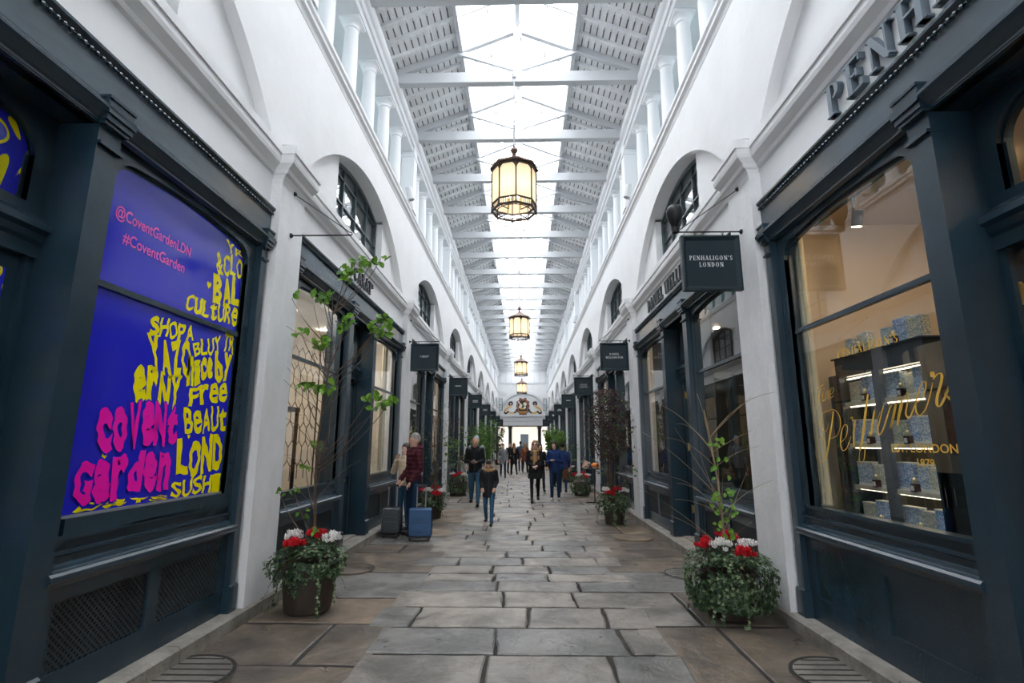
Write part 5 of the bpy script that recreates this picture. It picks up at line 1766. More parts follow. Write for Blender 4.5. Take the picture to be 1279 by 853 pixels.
M['ivy_pale'] = leaf_mat('ivy_leaf_variegated', (.26, .34, .18), (.07, .14, .06))
M['green_leaf'] = leaf_mat('bright_green_leaf', (.18, .36, .03), (.07, .20, .015))
M['mid_leaf'] = leaf_mat('mid_green_leaf', (.09, .20, .03), (.04, .11, .02))
M['purple_leaf'] = leaf_mat('dark_purple_leaf', (.075, .022, .030), (.022, .012, .016))
M['bark'] = principled('brown_bark', (.10, .065, .045), .8, noise_scale=25, noise_amt=.5)
M['bark_pale'] = principled('pale_twig', (.26, .20, .12), .8)
M['pot'] = principled('dark_brown_pot', (.055, .040, .030), .7, noise_scale=7, noise_amt=.5, bump=.6, bump_scale=22, stretch=(1, 1, .25))
M['soil'] = principled('potting_soil', (.03, .02, .014), .95)
M['red_petal'] = principled('red_petal', (.62, .006, .020), .5)
M['white_petal'] = principled('white_petal', (.82, .80, .78), .5)

IVY = [(0, -.1), (.35, -.42), (.30, -.05), (.62, .12), (.28, .30), (0, .75), (-.28, .30), (-.62, .12), (-.30, -.05), (-.35, -.42)]
OVAL = [(0, -.5), (.28, -.25), (.36, .05), (.22, .35), (0, .55), (-.22, .35), (-.36, .05), (-.28, -.25)]
LONG = [(0, -.5), (.10, -.2), (.12, .1), (0, .6), (-.12, .1), (-.10, -.2)]
def add_leaf(mb, c, nrm, size, shape, rnd, mi=0, down=.4):
    nrm = Vector(nrm)
    if nrm.length < 1e-6: nrm = Vector((0, 0, 1))
    nrm.normalize()
    t = Vector((rnd.uniform(-1, 1), rnd.uniform(-1, 1), -down + rnd.uniform(-.6, .6)))
    t = t - nrm * t.dot(nrm)
    if t.length < 1e-4: t = nrm.orthogonal()
    t.normalize(); s = nrm.cross(t)
    vs = []
    for a, b in shape:
        fold = abs(a) * .35
        vs.append(Vector(c) + s * (a * size) + t * (b * size) + nrm * (fold * size - .15 * b * b * size))
    n = len(shape)
    k = shape.index(max(shape, key=lambda p: p[1]))
    # two halves folded on the midrib
    mb.add(vs, [tuple(list(range(0, k + 1))), tuple(list(range(k, n)) + [0])], mi)

def planter(label, loc, seed, n_ivy=1500, rx=.37, h=.42, pot_r=.26, show_pot=True, flowers=True, drape=1.0):
    rnd = random.Random(seed)
    t = thing('potted_plant', label, 'potted plant', loc)
    p = MB(); p.lathe([(pot_r * .80, 0), (pot_r * .84, .03), (pot_r * .97, h * .86), (pot_r * 1.04, h * .88), (pot_r * 1.04, h), (pot_r * .96, h), (pot_r * .93, h - .04)], seg=28)
    p.build('pot', M['pot'], t, smooth=True)
    p = MB(); p.lathe([(pot_r * .95, h - .05), (pot_r * .94, h - .03), (.02, h + .02)], seg=20); p.build('soil', M['soil'], t)
    iv = MB()
    for i in range(n_ivy):
        a = rnd.uniform(0, 2 * PI)
        q = rnd.random()
        lump = 1 + .16 * math.sin(a * 3 + seed) + .10 * math.sin(a * 7 + seed * 2)
        if q < .38:      # crown
            r = rx * math.sqrt(rnd.random()) * lump; z = h + .06 + .13 * (1 - (r / rx) ** 2) + rnd.uniform(-.04, .04); nn = (math.cos(a) * .5, math.sin(a) * .5, 1)
        else:            # skirt
            f = rnd.random() ** (.75 if show_pot else .55)
            length = h * (.9 if not show_pot else (.38 + .35 * max(0, math.sin(a * 2.5 + seed)))) * drape
            z = h + .05 - length * f
            r = (rx * (.92 + .10 * math.sin(f * PI))) * lump * (1 - .22 * f) + rnd.uniform(-.04, .03); nn = (math.cos(a), math.sin(a), .35)
        add_leaf(iv, (r * math.cos(a), r * math.sin(a), max(.015, z)), nn, rnd.uniform(.026, .046), IVY, rnd, 1 if rnd.random() < .28 else 0)
    # trailing stems
    for i in range(9):
        a = rnd.uniform(0, 2 * PI); z = h; r = rx * .8
        L = rnd.randint(9, 17)
        for q in range(L):
            z = max(.02, z - rnd.uniform(.022, .04)); r += rnd.uniform(-.005, .018); a += rnd.uniform(-.05, .05)
            add_leaf(iv, (r * math.cos(a), r * math.sin(a), z), (math.cos(a), math.sin(a), .4), rnd.uniform(.028, .042), IVY, rnd, 1 if rnd.random() < .5 else 0)
    o = iv.build('ivy', [M['ivy'], M['ivy_pale']], t)
    if flowers:
        spots = [(-.17, -.02, 'white', .03), (-.10, -.19, 'red', -.02), (.06, -.03, 'red', .05), (.20, -.04, 'white', .02)] if seed % 2 else [(-.22, -.08, 'red', .02), (-.09, -.14, 'white', .02), (.05, .08, 'red', .06), (.19, -.05, 'white', .0), (.10, -.20, 'red', -.04)]
        for fx_, fy_, col, dz_ in spots:
            m = MB(); lf = MB()
            for i in range(24):
                a = rnd.uniform(0, 6.283); r = .095 * math.sqrt(rnd.random())
                cx, cy = fx_ + r * math.cos(a), fy_ + r * math.sin(a)
                cz = h + .20 + dz_ + .04 * (1 - r / .09) + rnd.uniform(-.025, .025)
                for q in range(5):
                    b = 2 * PI * q / 5 + a
                    d = Vector((math.cos(b), math.sin(b), 0)); s = Vector((-d.y, d.x, 0))
                    c = Vector((cx, cy, cz))
                    m.add([c, c + d * .020 + s * .017 + Vector((0, 0, .016)), c + d * .026 + Vector((0, 0, .046)) + s * .004, c + d * .016 - s * .017 + Vector((0, 0, .026))], [(0, 1, 2, 3)])
                m.tube([(cx * .9, cy * .9, h), (cx, cy, cz)], .0022, 4, 1)
            m.build('cyclamen_flowers', [M[col + '_petal'], M['bark']], t)
        lf = MB()
        for i in range(150):
            a = rnd.uniform(0, 6.283); r = .27 * math.sqrt(rnd.random())
            add_leaf(lf, (r * math.cos(a), r * math.sin(a) - .05, h + .13 + rnd.uniform(-.03, .05)), (rnd.uniform(-.4, .4), rnd.uniform(-.6, .2), 1), .05, OVAL, rnd)
        lf.build('cyclamen_leaves', M['ivy'], t)
    return t

def bezier(p0, p1, p2, n=8):
    p0, p1, p2 = Vector(p0), Vector(p1), Vector(p2)
    return [(1 - i / n) ** 2 * p0 + 2 * (1 - i / n) * (i / n) * p1 + (i / n) ** 2 * p2 for i in range(n + 1)]

def big_sapling(parent, org, targets, seed):
    """slender young tree with clusters of large leaves at its twig ends"""
    rnd = random.Random(seed)
    w = MB(); lv = MB()
    def tp(z):      # trunk position
        f = (z - .45) / 3.0
        return Vector((.0 + .02 * math.sin(z * 3) + .04 * f, .02 * math.cos(z * 2.3), z))
    zs = [.45 + i * .2 for i in range(15)]
    w.tube([tp(z) for z in zs], [.020 - .0011 * i for i in range(15)], 7)
    for (x, z, dy, n, sz) in targets:
        tip = Vector((x - org[0], dy, z))
        zb = max(.6, min(3.0, tip.z - .35 - .55 * abs(tip.x)))
        b = tp(zb)
        mid = (b + tip) / 2 + Vector((tip.x * .12, 0, -.08))
        w.tube(bezier(b, mid, tip), [.007, .0065, .006, .0055, .005, .0045, .004, .0035, .003], 5)
        for q in range(n):
            off = Vector((rnd.uniform(-1, 1), rnd.uniform(-.7, .7), rnd.uniform(-.8, .5))) * sz * .9
            add_leaf(lv, tip + off, (rnd.uniform(-.5, .5), rnd.uniform(-1, -.2), rnd.uniform(-.5, .8)), sz * rnd.uniform(.8, 1.15), OVAL, rnd, 0 if rnd.random() < .7 else 1, down=.7)
    # bare whippy twigs
    for i in range(22):
        zb = rnd.uniform(.9, 2.6); b = tp(zb); a = rnd.uniform(0, 6.28); L = rnd.uniform(.35, .8)
        tip = b + Vector((math.cos(a) * L * .8, math.sin(a) * L * .6, rnd.uniform(.1, .6)))
        w.tube(bezier(b, (b + tip) / 2 + Vector((0, 0, rnd.uniform(-.1, .12))), tip), [.004, .004, .0035, .003, .003, .0025, .0025, .002, .002], 4)
    w.build('sapling_stem', M['bark'], parent, smooth=True)
    lv.build('sapling_leaves', [M['green_leaf'], M['mid_leaf']], parent)

org = (-2.05, 5.50)
pl = planter('large dark pot of ivy, red and white cyclamen with leafy sapling, beside the poster windows', (org[0], org[1], 0), 3, 1500, rx=.36, pot_r=.27, h=.44)
T_ = [(-1.53, 3.68), (-1.64, 3.64), (-1.74, 3.59), (-1.78, 3.5), (-1.91, 3.54), (-1.92, 3.46), (-2.09, 3.24), (-2.1, 3.19), (-2.50, 3.23), (-2.35, 2.82), (-2.15, 2.68), (-2.07, 2.7), (-1.83, 2.94), (-1.88, 2.83),
      (-1.43, 2.98), (-1.51, 2.94), (-1.54, 2.85), (-1.43, 2.83), (-2.24, 2.22), (-1.99, 2.23), (-2.0, 2.14), (-1.5, 2.1), (-1.45, 2.02), (-1.29, 2.07), (-2.07, 1.59), (-2.21, 1.36), (-2.28, 1.15), (-2.44, 1.12), (-2.14, 0.92), (-1.98, 0.76)]
rr = random.Random(2)
big_sapling(pl, org, [(x, z, rr.uniform(-.12, .12), 6 if 1.3 < z else 3, .095 if z > 1.8 else .06) for x, z in T_], 5)

def whippy(parent, seed, height, n_twig, leafspec, mats, trunk_r=.014, spread=.35, stems=1):
    """thin upright stems with bare arching twigs and small leaves"""
    rnd = random.Random(seed)
    w = MB(); lv = MB()
    for s_ in range(stems):
        bx, by = (rnd.uniform(-.08, .08), rnd.uniform(-.08, .08)) if stems > 1 else (0, 0)
        top = Vector((bx + rnd.uniform(-.15, .15), by + rnd.uniform(-.1, .1), height * rnd.uniform(.8, 1)))
        main = bezier((bx, by, .42), (bx * 1.5, by * 1.5, height * .6), top, 10)
        w.tube(main, [trunk_r * (1 - .07 * i) for i in range(11)], 6)
        for i in range(n_twig // stems):
            b = main[rnd.randint(1, 8)]
            a = rnd.uniform(0, 6.28); L = rnd.uniform(.4, 1.0) * spread * 2
            tip = b + Vector((math.cos(a) * L, math.sin(a) * L * .7, rnd.uniform(.15, .7)))
            br = bezier(b, (b + tip) / 2 + Vector((0, 0, rnd.uniform(0, .2))), tip, 6)
            w.tube(br, [.0034, .003, .0026, .0022, .002, .0018, .0015], 4)
            for q in range(leafspec[0]):
                c = br[rnd.randint(leafspec[3], 6)] + Vector((rnd.uniform(-1, 1), rnd.uniform(-1, 1), rnd.uniform(-1, 1))) * .06
                add_leaf(lv, c, (rnd.uniform(-1, 1), -rnd.random(), rnd.uniform(-.3, 1)), rnd.uniform(.7, 1.2) * leafspec[1], leafspec[2], rnd, rnd.randrange(len(mats)))
    w.build('stem', M['bark_pale'] if seed % 2 else M['bark'], parent, smooth=True)
    if leafspec[0]: lv.build('leaves', mats, parent)
    return rnd

p1 = planter('round ivy-covered pot with red and white cyclamen beside the perfume-shop white pier', (2.06, 5.40, 0), 4, 3200, rx=.40, show_pot=False, pot_r=.25)
whippy(p1, 21, 2.1, 22, (0, .03, OVAL, 3), [M['green_leaf']], spread=.42)
rr = random.Random(31); lv = MB()
for i in range(46):
    z = rr.choice([.72, .82, .95, 1.1, 1.25, 1.4, 1.6]) + rr.uniform(-.05, .05)
    add_leaf(lv, (rr.uniform(-.11, .10), rr.uniform(-.10, .08), z), (rr.uniform(-.5, .5), -1, .4), rr.uniform(.04, .07), OVAL, rr)
lv.build('young_leaves', M['green_leaf'], p1)

p2 = planter('ivy pot with cyclamen beneath the tall purple-leaved bush, perfume shop side', (1.95, 11.15, 0), 5, 1100, rx=.36, show_pot=True, pot_r=.23)
rr = whippy(p2, 8, 2.5, 60, (11, .050, OVAL, 2), [M['purple_leaf'], M['purple_leaf'], M['mid_leaf'], M['purple_leaf']], spread=.30, stems=6, trunk_r=.016)
lv = MB(); 
for i in range(2600):
    a = rr.uniform(0, 6.28); q = math.sqrt(rr.random()); z = rr.uniform(-1, 1)
    k = math.sqrt(1 - z * z * .8)
    add_leaf(lv, (-.08 + .56 * q * k * math.cos(a), .46 * q * k * math.sin(a), 2.02 + .72 * z), (math.cos(a), math.sin(a), .4), rr.uniform(.03, .055), OVAL, rr, 0 if rr.random() < .88 else 1)
lv.build('purple_crown', [M['purple_leaf'], M['mid_leaf']], p2)

p3 = planter('ivy pot with cyclamen behind the couple, dark twiggy climber in it', (-1.93, 11.95, 0), 6, 800, rx=.30, pot_r=.22, h=.36)
whippy(p3, 10, 2.6, 50, (6, .035, OVAL, 2), [M['purple_leaf'], M['mid_leaf'], M['ivy']], spread=.33, stems=4, trunk_r=.012)
p4 = planter('wide ivy pot with red and white cyclamen beside the bald man', (-2.02, 17.2, 0), 7, 800, rx=.42, pot_r=.30, h=.40, show_pot=False)
whippy(p4, 12, 1.9, 26, (7, .075, OVAL, 3), [M['green_leaf'], M['mid_leaf']], spread=.30, stems=3)
p5 = planter('ivy pot with cyclamen directly behind the menu stand', (1.93, 17.1, 0), 8, 800, rx=.42, pot_r=.28, h=.40, show_pot=False)
p6 = planter('ivy pot with cyclamen right behind the woman in the blue jacket', (1.98, 23.0, 0), 9, 500, rx=.42, pot_r=.28, h=.40, show_pot=False)
whippy(p6, 14, 1.9, 22, (8, .07, OVAL, 2), [M['green_leaf'], M['mid_leaf']], spread=.30, stems=3)
def tall_green(label, loc, seed, hgt, n, sh=LONG, sz=.13, mats=None):
    t = thing('potted_shrub', label, 'potted shrub', loc)
    rnd = random.Random(seed)
    p = MB(); p.lathe([(.2, 0), (.24, .36), (.25, .4), (.2, .4)], seg=18); p.build('pot', M['pot'], t, smooth=True)
    w = MB(); lv = MB()
    for s_ in range(9):
        a = rnd.uniform(0, 6.28); bx, by = .12 * math.cos(a), .12 * math.sin(a)
        top = Vector((bx * 3.2, by * 3, hgt * rnd.uniform(.7, 1)))
        br = bezier((bx, by, .35), (bx * 1.2, by * 1.2, hgt * .6), top, 10)
        w.tube(br, .009, 5)
        for q in range(n // 9):
            c = br[rnd.randint(2, 10)] + Vector((rnd.uniform(-1, 1), rnd.uniform(-1, 1), rnd.uniform(-1, 1))) * .17
            add_leaf(lv, c, (rnd.uniform(-1, 1), -rnd.random(), rnd.uniform(-.2, .8)), sz * rnd.uniform(.7, 1.2), sh, rnd, rnd.randrange(2))
    w.build('stem', M['mid_leaf'], t); lv.build('leaves', mats or [M['green_leaf'], M['mid_leaf']], t)
tall_green('tall green bamboo in a pot beyond the bald man, poster side', (-1.95, 23.6, 0), 3, 2.6, 900)
tall_green('second tall green bamboo in a pot, farther along the poster side', (-1.85, 29.2, 0), 4, 3.0, 1000, sz=.16)
tall_green('dark leafy shrub in a pot near the end wall, poster side', (-1.95, 41.5, 0), 5, 3.0, 500, OVAL, .14, [M['purple_leaf'], M['mid_leaf']])
tall_green('tall green potted shrub beyond the blue jacket woman', (1.95, 29.4, 0), 6, 2.4, 800, OVAL, .12)
tall_green('farther green potted shrub along the perfume shop side', (1.9, 35.6, 0), 7, 2.8, 700, OVAL, .14)

# ================================================================== SUITCASES, MENU STAND
def suitcase(label, loc, rz, w, d, h, mat, tilt=0.0, hh=.40, hard=True):
    t = thing('suitcase', label, 'suitcase', loc, rz)
    t.rotation_euler = (tilt, 0, rz)
    b = MB(); r = .045
    pts = []
    for sx, sz, a0 in ((1, 1, 0), (-1, 1, 90), (-1, -1, 180), (1, -1, 270)):
        for q in range(5):
            a = math.radians(a0 + 22.5 * q)
            pts.append((sx * (w / 2 - r) + r * math.cos(a), .06 + h / 2 + sz * (h / 2 - r) + r * math.sin(a)))
    n = len(pts)
    cx, cz = 0, .06 + h / 2
    layers = [(-d / 2, .90), (-d / 2 + .02, .97), (-d / 2 + .05, 1.0), (d / 2 - .05, 1.0), (d / 2 - .02, .97), (d / 2, .90)]
    vs = []
    for y, s in layers: vs += [(cx + (px - cx) * s, y, cz + (pz - cz) * s) for px, pz in pts]
    fs = [tuple(range(n)), tuple(range(5 * n, 6 * n))]
    for i in range(5):
        for k in range(n): fs.append((i * n + k, i * n + (k + 1) % n, (i + 1) * n + (k + 1) % n, (i + 1) * n + k))
    b.add(vs, fs); b.build('shell', mat, t, smooth=True)
    p = MB()
    p.box(-w * .36, w * .36, -d / 2 - .012, -d / 2 + .01, .14, h * .62); p.box(-w * .30, w * .30, -d / 2 - .016, -d / 2 + .01, h * .74, h * .76 + .02)
    p.build('front_pocket' if not hard else 'front_panel', mat, t)
    z = MB(); z.tube([(x * 1.005, -.0, zz) for x, zz in [(cx + (px - cx), pz) for px, pz in pts] + [pts[0]]], .006, 5); z.build('zip', M['iron'], t)
    p = MB(); p.box(-w * .46, w * .46, -d * .42, d * .42, .035, .09); p.build('base', M['iron'], t)
    for s in (-1, 1):
        for y in (-d * .36, d * .36):
            q = MB(); q.lathe([(.028, -.012), (.03, 0), (.028, .012)], (0, 0, 0), 12, T=Matrix.Translation((s * w * .38, y, .03)) @ Matrix.Rotation(PI / 2, 4, 'Y')); q.build('wheel', M['iron'], t)
    hd = MB()
    for s in (-.075, .075): hd.tube([(s, d * .30, h), (s, d * .30, h + .06 + hh)], .010, 8)
    hd.build('handle_tube', M['silver'], t)
    hg = MB(); hg.box(-.09, .09, d * .30 - .016, d * .30 + .016, h + .05 + hh, h + .085 + hh); hg.build('handle_grip', M['iron'], t)
    hg = MB(); hg.tube([(-.06, 0, h + .06), (-.05, 0, h + .085), (.05, 0, h + .085), (.06, 0, h + .06)], .009, 6); hg.build('carry_handle', M['iron'], t)
    return t
suitcase('bright blue soft suitcase with its long handle pulled up, held by the man', (-1.68, 9.28, .0), .12, .40, .24, .46, principled('blue_suitcase_fabric', (.004, .070, .195), .45, noise_scale=8, noise_amt=.2), hh=.36, hard=False)
suitcase('dark grey hard suitcase with raised handle, standing beside the shop step', (-2.25, 9.55, .0), .05, .32, .22, .44, principled('grey_suitcase_shell', (.055, .065, .075), .3), hh=.36)

def menu_stand():
    t = thing('menu_stand', 'black pole stand with a small shelf in front of the flower pots', 'stand', (2.06, 15.0, 0))
    b = MB(); b.box(-.24, .10, -.02, .02, 0, .03); b.box(-.24, -.21, -.14, .14, 0, .025); b.box(.07, .10, -.14, .14, 0, .025); b.build('base', M['iron'], t)
    b = MB(); b.tube([(0, 0, .02), (0, 0, .90)], .016, 8); b.build('pole', M['iron'], t)
    b = MB(); b.box(-.27, .14, -.13, .13, .90, .925); b.build('shelf', M['iron'], t)
    p = thing('pumpkin', 'small orange pumpkin on the black pole stand', 'pumpkin', (2.10, 15.0, .925 + .10))
    b = MB()
    vs = []; fs = []; S_, R_ = 24, 10
    for i in range(R_ + 1):
        th = PI * i / R_
        for k in range(S_):
            a = 2 * PI * k / S_
            r = .105 * math.sin(th) * (1 + .10 * abs(math.cos(a * 4)))
            vs.append((r * math.cos(a), r * math.sin(a), -.08 * math.cos(th)))
    for i in range(R_):
        for k in range(S_): fs.append((i * S_ + k, i * S_ + (k + 1) % S_, (i + 1) * S_ + (k + 1) % S_, (i + 1) * S_ + k))
    b.add(vs, fs); b.build('flesh', principled('orange_pumpkin', (.75, .22, .015), .45), p, smooth=True)
    b = MB(); b.tube([(0, 0, .07), (.01, 0, .10), (.02, 0, .12)], .012, 6); b.build('stalk', M['bark'], p)
    p.location.z = .925 + .082
    q = thing('white_bowl', 'small white bowl on the pole stand in front of the pumpkin', 'bowl', (2.06, 14.91, .925))
    b = MB(); b.lathe([(.025, 0), (.04, .01), (.055, .05), (.05, .05), (.035, .015)], seg=16); b.build('bowl', M['box_white'], q, smooth=True)
    c = thing('menu_card', 'open pale menu card leaning at the aisle end of the pole stand', 'menu', (1.86, 15.0, .925))
    b = MB(); b.bar((-.06, 0, 0), (.02, 0, .20), .18, .008, up=(0, 1, 0)); b.build('card', patchwork_mat('menu_print', ((.75, .72, .66), (.70, .40, .30), (.35, .32, .30), (.80, .78, .74)), 10), c)
menu_stand()

# ================================================================== PEOPLE
def caps(p0, p1, r0, r1, seg=12):
    """closed tapered capsule as (verts, faces)"""
    p0, p1 = Vector(p0), Vector(p1)
    d = (p1 - p0); L = d.length
    if L < 1e-6: d = Vector((0, 0, 1)); L = 1e-6
    d = d / L
    u = d.orthogonal().normalized(); w = d.cross(u)
    rows = []
    for q in range(1, 4): 
        a = PI / 2 * q / 4; rows.append((p0 - d * r0 * math.cos(a), r0 * math.sin(a)))
    rows.append((p0, r0)); rows.append((p0 + (p1 - p0) * .5, (r0 + r1) / 2)); rows.append((p1, r1))
    for q in range(1, 4):
        a = PI / 2 * q / 4; rows.append((p1 + d * r1 * math.sin(a), r1 * math.cos(a)))
    vs = []
    for c, r in rows:
        for k in range(seg):
            a = 2 * PI * k / seg
            vs.append(c + (u * math.cos(a) + w * math.sin(a)) * r)
    fs = [tuple(range(seg - 1, -1, -1)), tuple((len(rows) - 1) * seg + k for k in range(seg))]
    for i in range(len(rows) - 1):
        for k in range(seg): fs.append((i * seg + k, i * seg + (k + 1) % seg, (i + 1) * seg + (k + 1) % seg, (i + 1) * seg + k))
    return vs, fs

def rings(rows, seg=18, X=None):
    """rows of (z, rx, ry, cx, cy)"""
    vs = []
    for z, rx, ry, cx, cy in rows:
        for k in range(seg):
            a = 2 * PI * k / seg
            p = Vector((cx + rx * math.cos(a), cy + ry * math.sin(a), z))
            vs.append(X @ p if X else p)
    fs = [tuple(range(seg - 1, -1, -1)), tuple((len(rows) - 1) * seg + k for k in range(seg))]
    for i in range(len(rows) - 1):
        for k in range(seg): fs.append((i * seg + k, i * seg + (k + 1) % seg, (i + 1) * seg + (k + 1) % seg, (i + 1) * seg + k))
    return vs, fs

def blob(prims, voxel, smooth=3):
    mb = MB()
    for vs, fs in prims: mb.add(vs, fs)
    me = bpy.data.meshes.new('tmp'); me.from_pydata(mb.v, [], mb.f)
    bm = bmesh.new(); bm.from_mesh(me); bmesh.ops.recalc_face_normals(bm, faces=bm.faces); bm.to_mesh(me); bm.free()
    o = bpy.data.objects.new('tmp', me); COL.objects.link(o)
    m = o.modifiers.new('r', 'REMESH'); m.mode = 'VOXEL'; m.voxel_size = voxel
    m = o.modifiers.new('s', 'SMOOTH'); m.factor = .5; m.iterations = smooth
    dg = bpy.context.evaluated_depsgraph_get()
    res = bpy.data.meshes.new_from_object(o.evaluated_get(dg))
    bpy.data.objects.remove(o); bpy.data.meshes.remove(me)
    res.polygons.foreach_set('use_smooth', [True] * len(res.polygons))
    return res

def hand_mesh(mb, wrist, fore, side, curl=.5, palm_n=None):
    """palm, four unequal fingers and a thumb from the side of the palm"""
    d = Vector(fore).normalized()
    n = Vector(palm_n) if palm_n else Vector((0, 0, -1))
    n = n - d * n.dot(d)
    if n.length < 1e-3: n = d.orthogonal()
    n.normalize(); s = d.cross(n) * side
    w = Vector(wrist)
    rows = []
    for f, hw, ht in ((-.02, .024, .020), (.0, .028, .018), (.03, .038, .016), (.06, .041, .015), (.082, .038, .012)):
        rows.append((f, hw, ht))
    vs = []
    for f, hw, ht in rows:
        for k in range(10):
            a = 2 * PI * k / 10
            vs.append(w + d * f + s * hw * math.cos(a) + n * ht * math.sin(a))
    fs = [tuple(range(9, -1, -1)), tuple(40 + k for k in range(10))]
    for i in range(4):
        for k in range(10): fs.append((i * 10 + k, i * 10 + (k + 1) % 10, (i + 1) * 10 + (k + 1) % 10, (i + 1) * 10 + k))
    mb.add(vs, fs)
    for j, (off, L) in enumerate(((.029, .070), (.010, .078), (-.010, .073), (-.028, .058))):
        p = w + d * .075 + s * off; dd = d.copy(); pts = [p.copy()]
        for q in range(3):
            a = curl * (.5 + .4 * q)
            dd = (d * math.cos(a * 1.0 + 0) + n * math.sin(a)).normalized() if q == 0 else (dd * math.cos(curl * .7) + (n * dd.dot(d) - d * dd.dot(n)) * math.sin(curl * .7)).normalized()
            p = p + dd * L * (.42, .33, .25)[q]; pts.append(p.copy())
        mb.tube(pts, [.0095, .009, .008, .0065], 7)
    p = w + d * .018 + s * .028
    mb.tube([p, p + d * .028 + s * .022 + n * .010, p + d * .052 + s * .028 + n * .018, p + d * .072 + s * .024 + n * .026], [.012, .011, .009, .0075], 7)

SKIN = principled('skin', (.56, .33, .24), .5)
SKIN_P = principled('pale_skin', (.64, .42, .33), .5)
EYE = principled('dark_eye', (.02, .015, .012), .2)
LIP = principled('lips', (.42, .15, .13), .5)
def fabric(name, col, amt=.25, scale=12): return principled(name, col, .8, noise_scale=scale, noise_amt=amt, spec=.25)

DEF = dict(hipL=(.09, 0, .93), hipR=(-.09, 0, .93), kneeL=(.10, -.015, .50), kneeR=(-.10, -.015, .50), ankL=(.105, .02, .09), ankR=(-.105, .02, .09),
           elL=(.25, .03, 1.15), elR=(-.25, .03, 1.15), wrL=(.24, -.05, .90), wrR=(-.24, -.05, .90), toeL=0.0, toeR=0.0)
WALK_L = dict(kneeL=(.10, -.13, .52), ankL=(.10, -.22, .10), kneeR=(-.10, .03, .50), ankR=(-.10, .26, .15))
WALK_R = dict(kneeR=(-.10, -.13, .52), ankR=(-.10, -.22, .10), kneeL=(.10, .03, .50), ankL=(.10, .26, .15))

